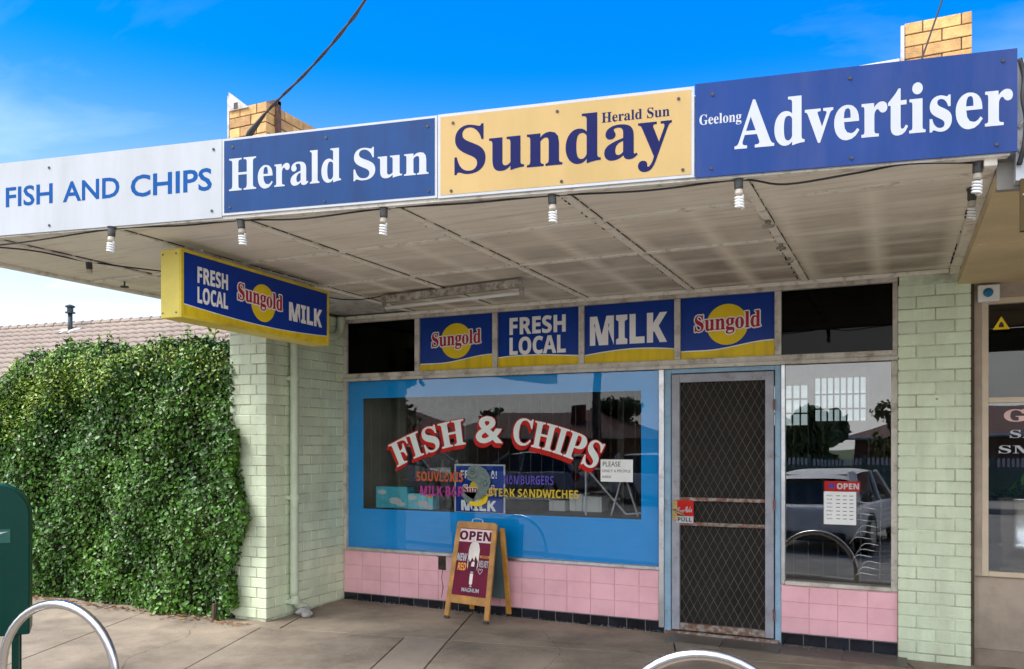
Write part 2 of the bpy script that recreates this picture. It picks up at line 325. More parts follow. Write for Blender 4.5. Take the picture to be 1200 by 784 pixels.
def copy_tree(o, parent=None):
    c = o.copy(); col.objects.link(c)
    if parent is not None: c.parent = parent
    for ch in [x for x in list(bpy.data.objects) if x.parent == o]: copy_tree(ch, c)
    return c
def smooth_path(P, n=6):
    P = [Vector(p) for p in P]; out = []
    for i in range(len(P) - 1):
        p0, p1, p2, p3 = P[max(i - 1, 0)], P[i], P[i + 1], P[min(i + 2, len(P) - 1)]
        for k in range(n):
            t = k / n; out.append(.5 * ((2 * p1) + (p2 - p0) * t + (2 * p0 - 5 * p1 + 4 * p2 - p3) * t * t + (3 * p1 - p0 - 3 * p2 + p3) * t ** 3))
    return out + [P[-1]]
class Frame:
    def __init__(s, o, ex, ey): s.o = Vector(o); s.ex = Vector(ex).normalized(); s.ey = Vector(ey).normalized(); s.n = s.ex.cross(s.ey)
    def __call__(s, u, v, w=0): return s.o + s.ex * u + s.ey * v + s.n * w
def serif(t): return ''.join(chr(0x1D400 + ord(c) - 65) if 'A' <= c <= 'Z' else chr(0x1D41A + ord(c) - 97) if 'a' <= c <= 'z' else c for c in t)
def bold(t): return ''.join(chr(0x1D5D4 + ord(c) - 65) if 'A' <= c <= 'Z' else chr(0x1D5EE + ord(c) - 97) if 'a' <= c <= 'z' else c for c in t)
def script_(t): return ''.join(chr(0x1D4D0 + ord(c) - 65) if 'A' <= c <= 'Z' else chr(0x1D4EA + ord(c) - 97) if 'a' <= c <= 'z' else c for c in t)
def text(body, fr, box, m, parent, off=0.0, w=.001, warp=None, slant=0, th=.0006, name='lettering', spacing=1, halo=0):
    """flat lettering: body fitted to box (u0,u1,v0,v1) of frame fr, w above its face"""
    c = bpy.data.curves.new('t', 'FONT'); c.body = body; c.offset = off; c.extrude = .5; c.resolution_u = 3; c.space_character = spacing; c.shear = slant
    o = bpy.data.objects.new('t', c); me = bpy.data.meshes.new_from_object(o); bpy.data.objects.remove(o)
    n = len(me.vertices); co = np.empty(n * 3); me.vertices.foreach_get('co', co); co = co.reshape(-1, 3)
    mn = co.min(0); mx = co.max(0); q = (co - mn) / np.maximum(mx - mn, 1e-6)
    out = []
    for a, b, d in q:
        u = box[0] + a * (box[1] - box[0]); v = box[2] + b * (box[3] - box[2])
        if warp: u, v = warp(u, v)
        out.append(fr(u, v, w + (d - 1) * th))
    me.vertices.foreach_set('co', np.array([tuple(x) for x in out]).ravel())
    me.materials.clear(); me.materials.append(m); me.update()
    if halo:      # a contour round the letters: the same outline laid eight times a little outwards, underneath
        base = np.array([tuple(x) for x in out]); polys = [tuple(p.vertices) for p in me.polygons]; h = MB()
        for k in range(8):
            dv = fr.ex * halo * math.cos(k * math.pi / 4) + fr.ey * halo * math.sin(k * math.pi / 4) - fr.n * (.0012 + .00012 * k)
            h.add([tuple(x) for x in base + np.array(dv)], polys)
        h.obj('lettering_outline', milk_white, parent)
    return link(name, me, parent)
def circle(cx, cy, rx, ry=None, n=32, a0=0, a1=2 * math.pi):
    ry = ry or rx; return [(cx + rx * math.cos(a0 + (a1 - a0) * k / n), cy + ry * math.sin(a0 + (a1 - a0) * k / n)) for k in range(n)]
def ico_screw(b, fr, u, v, w, r=.008): b.extr(circle(u, v, r, n=8), fr, w, w + .003)

# street frame: the street, its kerb and the canopy edge run 10 degrees skew to the shopfront
SB = Vector((-4.694, -3.40)); U = Vector((.985, .172)).normalized(); NN = Vector((U.y, -U.x))
def S(u, n, z=0): p = SB + U * u + NN * n; return Vector((p.x, p.y, z))
def fasc_y(x): return SB.y + (x - SB.x) * U.y / U.x
def gz(x, y): return -.0073 * x + .022 * min(y, 0)

# ------------------------------------------------------------------ ground
g = MB().add([(-600, -600, -.36), (600, -600, -.36), (600, 600, -.36), (-600, 600, -.36)], [(0, 1, 2, 3)])
struct(g.obj('ground', grass_m))
g = MB().prism([tuple(S(*p)[:2]) for p in [(-60, 1.35), (-60, 14.5), (60, 14.5), (60, 1.35)]][::-1], -.35, lambda x, y: -.21)
road = struct(g.obj('road', asphalt))
for n0 in (1.35, 14.5):
    g = MB().prism([tuple(S(u, n0 + d)[:2]) for u, d in [(-60, 0), (60, 0), (60, -.15), (-60, -.15)]], -.34, -.075)
    struct(g.obj('kerb', kerb_m, bevel=.02))
g = MB().prism([tuple(S(*p)[:2]) for p in [(-60, 14.5), (-60, 17.5), (60, 17.5), (60, 14.5)]][::-1], -.34, -.08); struct(g.obj('far_footpath', kerb_m))
g = MB()
for u in np.arange(-30, 30, 6): g.prism([tuple(S(*p)[:2]) for p in [(u, 8.0), (u, 8.12), (u + 3, 8.12), (u + 3, 8.0)]][::-1], -.2099, -.206)
mk = g.obj('centre_line', ink_white, road)
# shop side footpath: a bed with single slabs in it
foot = MB().prism([tuple(S(*p)[:2]) for p in [(-14, -4.3), (-14, 1.195), (14, 1.195), (14, -4.3)]][::-1], -.33, lambda x, y: gz(x, y) - .012).obj('footpath', joint_dirt)
struct(foot)
O2 = Vector((-3.4, 0)); e1 = U; e2 = Vector((.29, -.957)).normalized()
# distance along e2 from O2 to the kerb side
def G(s, t): p = O2 + e1 * s + e2 * t; return (p.x, p.y)
rows = [(-1.0, 1.0, [-10, -8.4, -6.9, -4.4, -2.9, -1.45, 0, 1.72, 3.3, 4.8, 6.4, 8]), (1.0, 2.42, [-10, -8.4, -5.9, -4.4, -2.9, -1.62, -.36, 0, 1.6, 3.2, 4.8, 6.4, 8]), (2.42, 3.84, [-10, -8.4, -5.9, -4.4, -2.9, -1.4, 0, 1.6, 3.2, 4.8, 6.4, 8])]
for r0, r1, ss in rows:
    for a, b in zip(ss, ss[1:]):
        j = .0055
        poly = [G(a + j, r0 + j), G(a + j, r1 - j), G(b - j, r1 - j), G(b - j, r0 + j)]
        dz = random.uniform(-.002, .002)
        newer = (r0 == 1.0 and a == -.36)
        MB().prism(poly, lambda x, y: gz(x, y) - .04, lambda x, y, d=dz: gz(x, y) + d).obj('slab', concrete_new if newer else concrete, foot, bevel=.003)
# dark pavers let into the footpath in front of the door
for i in range(4):
    x0 = -1.60 + i * .42
    MB().prism([(x0, -.30), (x0 + .412, -.30), (x0 + .412, -.012), (x0, -.012)], lambda x, y: gz(x, y) - .02, lambda x, y: gz(x, y) + .004).obj('paver', wet_tile, foot)
# leaf litter along the hedge foot
g = MB()
for i in range(420):
    x = random.uniform(-8.3, -4.85); y = -1.2 - abs(random.gauss(0, .07)); a = random.uniform(0, 6.28); s = random.uniform(.012, .028); z = gz(x, y) + random.uniform(.004, .015)
    T = Matrix.Translation((x, y, z)) @ Matrix.Rotation(a, 4, 'Z') @ Matrix.Rotation(random.uniform(-.5, .5), 4, 'X')
    g.add([T @ Vector(v) for v in [(-s, 0, 0), (0, -s * .5, .002), (s, 0, .004), (0, s * .5, .002)]], [(0, 1, 2, 3)])
tag(g.obj('leaf_litter', litter_m), 'dry brown leaves fallen along the foot of the hedge', 'leaf litter', kind='stuff')

g = MB()
for i in range(900):
    if i % 3: x = random.uniform(-4.7, .4); y = -.03 - abs(random.gauss(0, .05))
    else: x = random.uniform(-7, .6); y = random.uniform(-3.2, -.05)
    if x < -4.75 and y > -1.2: continue
    s = random.uniform(.0015, .005); z = gz(x, y) + .003; a = random.uniform(0, 6)
    T = Matrix.Translation((x, y, z)) @ Matrix.Rotation(a, 4, 'Z')
    g.add([T @ Vector(v) for v in [(-s, -s, 0), (s, -s * .6, 0), (.2 * s, s, 0), (0, 0, s)]], [(0, 1, 3), (1, 2, 3), (2, 0, 3)])
tag(g.obj('grit', stone_m), 'fine grit scattered over the concrete footpath and along the tiled wall', 'grit', kind='stuff')
def crack(pts, wd):
    q = MB(); P = []
    for (x0, y0), (x1, y1) in zip(pts, pts[1:]):
        n_ = max(2, int(math.hypot(x1 - x0, y1 - y0) / .06))
        for k in range(n_): t_ = k / n_; P.append((x0 + (x1 - x0) * t_ + random.gauss(0, .008), y0 + (y1 - y0) * t_ + random.gauss(0, .008)))
    P.append(pts[-1]); vs = []
    for i, (x, y) in enumerate(P):
        a = P[min(i + 1, len(P) - 1)]; b = P[max(i - 1, 0)]; d = Vector((a[0] - b[0], a[1] - b[1])).normalized(); k = wd * random.uniform(.3, 1)
        z = gz(x, y) + .0036
        vs += [(x - d.y * k, y + d.x * k, z), (x + d.y * k, y - d.x * k, z)]
    q.add(vs, [(2 * i, 2 * i + 1, 2 * i + 3, 2 * i + 2) for i in range(len(P) - 1)]); q.obj('crack', joint_dirt, foot)
crack([(-3.1, -.62), (-2.5, -.70), (-1.9, -.62), (-1.3, -.78)], .0022)
crack([(-5.3, -1.35), (-5.0, -1.75), (-4.95, -2.3), (-4.7, -2.6)], .002)
crack([(-2.6, -.35), (-2.2, -.9), (-2.1, -1.6)], .0015)
# ------------------------------------------------------------------ shop building
shop = thing('shop_building', (-2.4, 0, 0), 'single storey corner shop with mint brick piers, pink tiled base and blue window border', 'building')
BR = {}
def brick_mesh(L, h, d, m):
    k = (round(L, 3), round(h, 3), m.name)
    if k not in BR:
        BR[k] = MB().box(0, L, 0, d, 0, h).mesh('brick', m, bevel=.0035)
    return BR[k]
def run(core, p, ang, length, z, off, m, h=.0785, d=.10, L=.232, j=.0075, jit=.002):
    """one course from point p along direction ang; bricks are proud of the joint"""
    s = -off
    while s < length - .01:
        a = max(s, 0); b = min(s + L, length)
        if b - a > .025:
            me = brick_mesh(b - a, h, d, m)
            o = bpy.data.objects.new('brick', me); col.objects.link(o)
            r = Matrix.Rotation(ang, 2); q = r @ Vector((a, random.uniform(-jit, jit)))
            o.location = (p[0] + q.x, p[1] + q.y, z); o.rotation_euler = (0, 0, ang); adopt(o, core)
        s += L + j
XL0, XL1, YF = -5.195, -4.79, -1.085; CH = .086
pierL = MB().box(XL0 + .004, XL1 - .004, YF + .004, 7, -.2, 2.70).obj('brick_pier', mint_joint, shop, label='left mint painted brick wing wall beside the hedge')
for i in range(31):
    z = .035 + i * CH
    if z > 2.66: break
    if i % 2: run(pierL, (XL0, YF), 0, XL1 - XL0, z, 0, mint); run(pierL, (XL1, YF + .11), math.pi / 2, -YF - .11 + .03, z, .0, mint)
    else: run(pierL, (XL0, YF), 0, XL1 - XL0 - .11, z, .12, mint); run(pierL, (XL1, YF), math.pi / 2, -YF + .03, z, .0, mint)
pierR = MB().box(.02, .459, -.051, 7, -.2, 2.708).obj('brick_pier', mint_joint, shop, label='right mint painted brick pier beside the door window')
for i in range(32):
    z = -.04 + i * CH
    if z > 2.62: break
    run(pierR, (.012, -.055), 0, .451, z, (.0, .12)[i % 2], mint)
# dark strip filling the joint where the pier meets the neighbour
MB().box(.464, .486, -.02, .3, -.1, 2.6).obj('dark_gap_fill', dark_joint, shop)
# upper unpainted brickwork of the two party walls
upL = MB().box(XL0 + .008, XL1 - .008, YF + .008, 7, 2.705, 4.385).obj('party_wall', dark_joint, shop, label='cream brick top of the left party wall above the canopy')
for i in range(13):
    z = 3.27 + i * CH
    if i % 2: run(upL, (XL0, YF), 0, XL1 - XL0, z, 0, cream_brick); run(upL, (XL1, YF + .11), math.pi / 2, 1.6, z, 0, cream_brick)
    else: run(upL, (XL0, YF), 0, XL1 - XL0 - .11, z, .12, cream_brick); run(upL, (XL1, YF), math.pi / 2, 1.7, z, 0, cream_brick)
upR = MB().box(.06, .465, .008, 7, 2.712, 4.485).obj('party_wall', dark_joint, shop, label='cream brick top of the right party wall above the canopy')
for i in range(12):
    z = 3.46 + i * CH
    run(upR, (.055, 0), 0, .418, z, (0, .12)[i % 2], cream_brick)
MB().box(.03, .053, -.01, .5, 3.9, 4.47).obj('wall_flashing', flash_m, shop)
# upper front wall with its white capping
MB().box(XL1, .05, .05, .25, 2.8, 4.18).obj('parapet_wall', flash_m, shop)
MB().box(XL1, .03, .0, .3, 4.18, 4.25).obj('parapet_capping', edge_white, shop, bevel=.01)
# shell of the room
MB().box(XL1, 0, .30, 7, -.1, .045).obj('floor', room_floor, shop)
MB().box(XL0, .45, 0.0, 7.1, 2.73, 2.79).obj('ceiling', room_wall, shop)
MB().box(XL1, XL1 + .02, .07, 6.9, .045, 2.73).obj('inner_wall', room_wall, shop)
MB().box(0, .015, .07, 6.9, .045, 2.73).obj('inner_wall', room_wall, shop)
bw = MB(); wx = [(-1.80, -1.22), (-1.13, -.40)]
# back wall with barred windows that look out on the sky
bw.box(XL1, -1.80, 6.9, 7.05, -.1, 2.73).box(-1.22, -1.13, 6.9, 7.05, -.1, 2.73).box(-.40, .02, 6.9, 7.05, -.1, 2.73)
bw.box(-1.80, -1.22, 6.9, 7.05, -.1, 1.80).box(-1.80, -1.22, 6.9, 7.05, 2.42, 2.73).box(-1.13, -.40, 6.9, 7.05, -.1, 1.86).box(-1.13, -.4, 6.9, 7.05, 2.52, 2.73)
bw.obj('back_wall', room_wall, shop)
for (a, b), (z0, z1), nn in zip(wx, ((1.80, 2.42), (1.86, 2.52)), (5, 8)):
    wn = MB().box(a, b, 6.93, 6.95, z0, z1).obj('back_window', back_glass, shop)
    q = MB()
    for k in range(nn + 1):
        x = a + (b - a) * k / nn; q.box(x - .012, x + .012, 6.87, 6.895, z0, z1)
    for z in (z0 + .18, z0 + .40): q.box(a, b, 6.855, 6.868, z - .012, z + .012)
    q.obj('window_bars', dark_room, wn)
# interior partition beside the door so the shop is not one bare hall
MB().box(-2.9, -2.82, 2.6, 6.9, .045, 2.73).obj('partition', room_wall, shop)

# ---- shopfront joinery (facade plane is y = 0)
fr0 = Frame((0, 0, 0), (1, 0, 0), (0, 0, 1))       # u = x, v = z, +w towards the street
XS = [-4.76, -3.968, -3.175, -2.372, -1.567, -.804, 0.0]
jo = MB()
jo.box(-4.79, .012, -.035, .05, 2.655, 2.709)      # head
jo.box(-4.79, .012, -.032, .05, 2.118, 2.172)      # transom bar
jo.obj('window_head', frame_m, shop, bevel=.004)
MB().box(-4.79, .012, -.05, -.034, 2.098, 2.128).obj('transom_ledge', frame_m, shop, bevel=.003)
for i, x in enumerate(XS):
    h = .024 if 0 < i < 6 else .02
    x0, x1 = (x - h, x + h) if 0 < i < 6 else ((-4.79, -4.752) if i == 0 else (-.022, .012))
    MB().box(x0, x1, -.028, .05, 2.173, 2.654).obj('mullion', frame_m, shop, bevel=.003)
# transom lights
def transom(i, kind):
    a, b = XS[i] + .025, XS[i + 1] - .025
    if i == 0: a = -4.75
    if i == 5: b = -.023
    z0, z1 = 2.174, 2.652
    if kind == 'glass':
        return MB().box(a, b, .002, .008, z0, z1).obj('transom_light', glass_dark, shop, label='dark glass transom light')
    names = {'sun': 'blue transom sign with a yellow sun disc and red wordmark', 'fresh': 'blue transom sign reading FRESH LOCAL', 'milk': 'blue transom sign reading MILK'}
    lab = names[kind] + (' above the left window' if i == 1 else ' above the door' if i == 4 else ' over the big window')
    root = tag(MB().box(a, b, -.006, .004, z0, z1).obj('transom_sign', milk_blue), lab, 'sign')
    f = Frame((a, -.006, z0), (1, 0, 0), (0, 0, 1)); W = b - a; H = z1 - z0
    fl = (lambda t: t) if i in (3, 4, 1) else (lambda t: 1 - t)
    def wave(t):
        if kind == 'sun': return .055 + .03 * (1 - math.cos(math.pi * min(1, max(0, (t - .25) / .75)))) / 2 * 2
        if kind == 'fresh': return .075 + .016 * math.sin(math.pi * (.1 + 1.1 * t))
        return .055 + .045 * math.sin(math.pi * min(1, .05 + t * .75))
    top = [(W * k / 24, wave(k / 24)) for k in range(25)]
    MB().extr([(0, 0), (W, 0)] + [(u, v + .009) for u, v in top[::-1]], f, .0002, .0010).obj('wave_edge', milk_white, root)
    MB().extr([(0, 0), (W, 0)] + top[::-1], f, .0012, .0020).obj('wave', milk_yellow, root)
    if kind == 'sun':
        cu = W * .505; MB().extr(circle(cu, .255, .158, n=40), f, .0004, .0012).obj('sun_disc', sun_yellow, root)
        text(serif('Sungold'), f, (cu - .25, cu + .25, .18, .345), milk_red, root, w=.0045, off=.008, halo=.009, warp=lambda u, v: (u, v + (u - cu) * .03))
    elif kind == 'fresh':
        text(bold('FRESH'), f, (.11, W - .12, .275, .425), milk_white, root, off=.018, w=.002)
        text(bold('LOCAL'), f, (.11, W - .12, .10, .255), milk_white, root, off=.018, w=.002)
    else:
        text(bold('MILK'), f, (.045, W - .06, .145, .385), milk_white, root, off=.024, w=.002)
    return root
transom(0, 'glass'); transom(1, 'sun'); transom(2, 'fresh'); transom(3, 'milk'); transom(4, 'sun'); transom(5, 'glass')
MB().box(-4.75, -.03, .06, .08, 2.174, 2.70).obj('transom_backing', dark_room, shop)
MB().box(-4.79, .0, .08, .1, 2.10, 2.73).obj('transom_wall', room_wall, shop)
# big window
WX0, WX1, WZ0, WZ1 = -4.752, -1.715, .528, 2.098
MB().box(-4.79, WX0, -.03, .05, .50, 2.098).obj('window_jamb', frame_m, shop, bevel=.003)
MB().box(WX1, -1.672, -.034, .05, .045, 2.098).obj('window_jamb', alu, shop, bevel=.004)
MB().box(WX0, WX1, -.034, .05, .498, .528).obj('window_sill', alu, shop, bevel=.004)
big = MB().box(WX0, WX1, .0, .006, WZ0, WZ1).obj('display_window', glass, shop)
bi = (-4.582, -1.869, .893, 1.937)
q = MB(); y0, y1 = .009, .012
q.box(WX0, bi[0], y0, y1, WZ0, WZ1).box(bi[1], WX1, y0, y1, WZ0, WZ1).box(bi[0], bi[1], y0, y1, WZ0, bi[2]).box(bi[0], bi[1], y0, y1, bi[3], WZ1)
q.obj('blue_border', blue_film, big)
q = MB()
for k in range(26): x = -4.52 + k * .1035; q.box(x, x + .0014, .05, .0514, .6, 2.09)
q.obj('security_wires', grille_m, big)
# door window
MB().box(-.782, -.752, -.03, .05, .455, 2.098).obj('window_jamb', alu, shop, bevel=.004)
MB().box(-.032, .012, -.03, .05, .455, 2.098).obj('window_jamb', frame_m, shop, bevel=.003)
MB().box(-.752, -.032, -.036, .05, .452, .482).obj('window_sill', frame_m, shop, bevel=.004)
small = MB().box(-.752, -.032, .0, .006, .482, 2.098).obj('side_window', glass_side, shop)
q = MB()
for k in range(7): x = -.70 + k * .1035; q.box(x, x + .0014, .05, .0514, .5, 2.09)
q.obj('security_wires', grille_m, small)
# tiled stall riser
def tiles(x0, x1, ztop, tw, skip=()):
    core = MB().box(x0, x1, -.012, .28, -.1, ztop).obj('stall_riser', pink_grout, shop)
    nx = round((x1 - x0) / tw); tw = (x1 - x0) / nx; cache = {}
    def piece(name, xa, z0_, w_, h_, m):
        k = (name, round(w_, 3), round(h_, 3))
        if k not in cache: cache[k] = MB().box(0, w_, -.006, .002, 0, h_).mesh(name, m, bevel=.0012)
        link(name, cache[k], core, loc=(xa, -.0125 + random.uniform(-.0006, .0006), z0_))
    for i in range(nx):
        xa = x0 + i * tw; zb = gz(xa + tw / 2, 0)
        for k in range(3):
            h_ = (ztop - .085 - .02) / 3
            if (i, k) in skip: continue
            piece('tile', xa + .0022, .085 + .01 + k * h_ + .002, tw - .003, h_ - .003, pink)
    nb = round((x1 - x0) / .152); tb = (x1 - x0) / nb
    MB().box(x0, x1, -.0135, -.008, -.06, .094).obj('base_grout', black_grout, core)
    for i in range(nb): piece('black_tile', x0 + i * tb + .004, -.05, tb - .008, .138, black_tile)
    return core
tiles(-4.785, -1.672, .498, .203, skip={(5, 2)})
MB().box(-3.77 + .004, -3.77 + .10, -.0125, -.0118, .37, .494).obj('bare_patch', joint_dirt, shop)
q = MB().tube([(-3.70, -.0195, .37), (-3.71, -.0195, .30), (-3.695, -.0195, .22), (-3.712, -.0195, .12)], [.003, .0025, .004, .002], 5); q.obj('crack', joint_dirt, shop)
tiles(-.782, .010, .452, .198)
# door
MB().box(-1.672, -1.618, -.02, .06, .0, 2.098).obj('door_jamb', blue_jamb, shop, bevel=.004)
MB().box(-.826, -.782, -.02, .06, .0, 2.098).obj('door_jamb', blue_jamb, shop, bevel=.004)
MB().box(-1.618, -.826, -.02, .06, 2.062, 2.098).obj('door_jamb', blue_jamb, shop, bevel=.004)
MB().box(-1.66, -.79, -.045, .3, -.06, .03).obj('door_step', rust_paint, shop, bevel=.004)
DX0, DX1, DZ0, DZ1 = -1.610, -.834, .040, 2.054
door = MB().box(DX0, DX0 + .062, -.03, .004, DZ0, DZ1).box(DX1 - .062, DX1, -.03, .004, DZ0, DZ1).box(DX0 + .062, DX1 - .062, -.03, .004, DZ1 - .065, DZ1).obj('security_door', door_paint, shop, bevel=.003)
MB().box(DX0 + .062, DX1 - .062, -.028, .004, DZ0, DZ0 + .055).obj('bottom_rail', rust_paint, door, bevel=.003)
for z in (1.072, .878): MB().box(DX0 + .062, DX1 - .062, -.028, -.004, z - .014, z + .014).obj('mid_rail', rust_paint, door, bevel=.002)
MB().box(DX0 + .05, DX1 - .05, .006, .010, DZ0 + .02, DZ1 - .02).obj('fly_screen', fly_m, door)
q = MB(); a, b, z0, z1 = DX0 + .06, DX1 - .06, DZ0 + .05, DZ1 - .06; pw, ph = .062, .118; sl_ = ph / pw
def clipline(x, z, s):   # line through (x,z) slope s inside rectangle
    pts = []
    for X_ in (a, b):
        Z_ = z + s * (X_ - x)
        if z0 <= Z_ <= z1: pts.append((X_, Z_))
    for Z_ in (z0, z1):
        X_ = x + (Z_ - z) / s
        if a < X_ < b: pts.append((X_, Z_))
    return pts[:2] if len(pts) >= 2 else None
nlines = int(((b - a) * sl_ + (z1 - z0)) / ph) + 2
for k in range(nlines):
    for s, x in ((sl_, b), (-sl_, a)):
        pr = clipline(x, z0 + k * ph, s)
        if pr: q.tube([(pr[0][0], -.012 if s > 0 else -.010, pr[0][1]), (pr[1][0], -.012 if s > 0 else -.010, pr[1][1])], .0015, 4, False)
q.obj('grille', grille_m, door)
MB().box(DX0 + .010, DX0 + .045, -.037, -.030, .90, 1.06).obj('lock_plate', M_('brass', (.45, .32, .12), .4, .2, 20, metal=.7), door, bevel=.002)
MB().tube([(DX0 + .028, -.037, .985), (DX0 + .028, -.075, .985), (DX0 + .03, -.078, .985), (DX0 + .11, -.075, .945)], .009, 8).obj('handle', MATS['brass'], door, smooth=True)
for z in (.22, 1.05, 1.80): MB().tube([(DX1 + .004, -.036, z - .04), (DX1 + .004, -.036, z + .04)], .008, 8).obj('hinge', M_('hinge_red' + str(z), (.25, .10, .09), .6, .3, 30), door)

def plate(name, fr, box, m, w0=.001, w1=.002, parent=None, r=0, bevel=0):
    u0, u1, v0, v1 = box
    return MB().extr([(u0, v0), (u1, v0), (u1, v1), (u0, v1)], fr, w0, w1).obj(name, m, parent, bevel=bevel)
# push plate sign on the door
frd = Frame((0, -.031, 0), (1, 0, 0), (0, 0, 1))
ps = tag(plate('door_sign', frd, (-1.575, -1.435, .882, 1.062), red_ink, .001, .003), 'small red and white PULL sign on the mesh door', 'sign')
f2 = Frame((0, -.034, 0), (1, 0, 0), (0, 0, 1))
plate('white_band', f2, (-1.573, -1.437, .884, .938), ink_white, .0002, .001, ps)
text(bold('PULL'), f2, (-1.56, -1.45, .895, .928), ink_black, ps, w=.002, off=.01)
text(script_('Coca-Cola'), f2, (-1.563, -1.447, .965, 1.012), ink_white, ps, w=.002, off=.012, warp=lambda u, v: (u, v + (u + 1.5) * .12))

# ------------------------------------------------------------------ neighbour shop on the right
nb = thing('neighbour_shop', (2.0, 0, 0), 'brown rendered shop with tan window frame at the right edge', 'building')
MB().box(.487, 6, .03, .3, -.2, .60).obj('wall', brown_render, nb)
MB().box(.487, 6, .01, .03, -.2, .10).obj('plinth', M_('plinth_brown', (.27, .22, .17), .8), nb)
MB().box(.487, .532, .0, .3, .60, 2.60).obj('wall', brown_render, nb)
MB().box(.532, 6, .0, .3, 2.50, 2.9).obj('wall', brown_render, nb)
MB().box(.532, .572, .0, .06, .60, 2.50).obj('window_frame', tan_frame, nb, bevel=.003)
MB().box(.572, 6, .002, .06, .60, .635).obj('window_frame', tan_frame, nb, bevel=.003)
MB().box(.572, 6, .002, .06, 2.46, 2.50).obj('window_frame', tan_frame, nb, bevel=.003)
MB().box(.572, 6, .002, .06, 1.785, 1.822).obj('window_frame', tan_frame, nb, bevel=.003)
MB().box(.572, 6, .03, .036, .635, 1.785).obj('pane', glass_side, nb)
MB().box(.572, 6, .03, .036, 1.822, 2.46).obj('pane', glass, nb)
MB().box(.487, 6, 3, 3.1, -.2, 2.9).box(.487, .52, .3, 3, -.2, 2.9).box(6, 6.1, -.1, 3, -.2, 2.9).obj('inner_wall', dark_room, nb)
MB().box(.52, 6, .3, 3, -.2, 0.02).obj('floor', room_floor, nb)
nc = [(.385, .0), (.385, fasc_y(.385) + .12), (6, fasc_y(6) + .12), (6, .0)][::-1]
MB().prism([(x, y) for x, y in nc], 2.600, 2.66).obj('soffit', soffit_m, nb)
MB().prism([(.52, 0), (6, 0), (6, 3), (.52, 3)], 2.61, 2.9).obj('roof', dark_room, nb)
MB().box(.40, 6, -1.3, -1.26, 2.592, 2.600).obj('soffit_batten', soffit_m, nb)
fasc2 = MB().prism([(.452, fasc_y(.452) + .10), (.452, fasc_y(.452) + .03), (6, fasc_y(6) + .03), (6, fasc_y(6) + .10)], 2.60, 3.10).obj('fascia', sign_white, nb)
MB().prism([(.388, fasc_y(.39) + .14), (.388, fasc_y(.39) + .10), (6, fasc_y(6) + .10), (6, fasc_y(6) + .14)], 2.585, 2.70).obj('soffit_edge', kerb_m, nb)
MB().tube(smooth_path([(.462, fasc_y(.46) + .02, 2.66), (.480, fasc_y(.48), 2.74), (.486, fasc_y(.486), 2.84), (.474, fasc_y(.474), 2.93), (.480, fasc_y(.48) + .01, 3.02), (.465, fasc_y(.465) + .02, 3.10)], 5), .010, 8).obj('cable', cable_m, nb, smooth=True)
for z in (2.78, 2.88): MB().tube([(.462, fasc_y(.462) + .03, z - .06), (.50, fasc_y(.50) + .01, z - .03)], .009, 6).obj('cable_clip', flash_m, nb)
# hanging sign under the neighbour soffit, only its edge letter is in view
frn = Frame((.445, -2.47, 2.362), (1, 0, 0), (0, 0, 1))
hs_ = tag(plate('hanging_sign', frn, (0.02, 1.0, 0.02, .235), M_('dark_khaki_sign', (.07, .05, .022), .9, spec=.1), 0, .03), 'khaki sign hanging under the neighbour soffit, white letter A at its edge', 'sign')
text(bold('A'), frn, (.026, .15, .165, .226), ink_white, hs_, w=.032, off=.02)
# alarm box
al = tag(MB().box(.505, .635, -.05, .0, 2.47, 2.585).obj('alarm_box', white_plastic, None, bevel=.006), 'white alarm box with a round blue lamp above the neighbour window', 'alarm box')
MB().lathe([(.0, 0), (.03, 0), (.03, .01), (.018, .02), (.0, .022)], n=20).obj('lamp', blue_dot, al, smooth=False)
lampo = [x for x in bpy.data.objects if x.name.startswith('lamp')][-1]
lampo.matrix_parent_inverse = Matrix.Identity(4); lampo.location = (.565, -.05, 2.53); lampo.rotation_euler = (math.pi / 2, 0, 0)
# stickers on the neighbour window
frw = Frame((0, .028, 0), (1, 0, 0), (0, 0, 1))
tri = tag(MB().extr([(.60, 2.285), (.70, 2.285), (.65, 2.375)], frw, .001, .002).obj('warning_sticker', sun_yellow), 'yellow triangular warning sticker on the dark neighbour pane', 'sticker')
MB().extr([(.635, 2.30), (.665, 2.30), (.665, 2.315), (.655, 2.335), (.645, 2.335), (.635, 2.315)], frw, .0022, .003).obj('pictogram', ink_black, tri)
wl = text(serif('G'), frw, (.665, .80, 1.655, 1.74), M_('pink_letter', (.72, .50, .46), .5), None, w=.002, off=.012); wl.name = 'window_lettering'
tag(wl, 'large pale pink letter G on the neighbour window', 'lettering')
wl = text(serif('SANDWICHES'), frw, (.70, 1.62, 1.545, 1.60), ink_white, None, w=.002); wl.name = 'window_lettering'; tag(wl, 'white lettering starting SA on the neighbour window', 'lettering')
wl = text(serif('SMALL GOODS'), frw, (.635, 1.75, 1.44, 1.495), ink_white, None, w=.002); wl.name = 'window_lettering'; tag(wl, 'white lettering starting SMA on the neighbour window', 'lettering')
kg = thing('steel_drum', (.80, .45, .02), 'ribbed galvanised drum planter behind the neighbour window', 'planter')
MB().lathe([(.0, .0), (.24, 0), (.25, .03), (.245, .3), (.26, .32), (.245, .34), (.25, .62), (.265, .64), (.265, .66), (.24, .66), (.24, .58), (0, .58)], (.86, .45, .47), 28).obj('drum', steel, kg, smooth=True)
MB().box(.585, 1.9, .15, .9, .02, .47).obj('stand', shelf_m, kg)
q = MB()
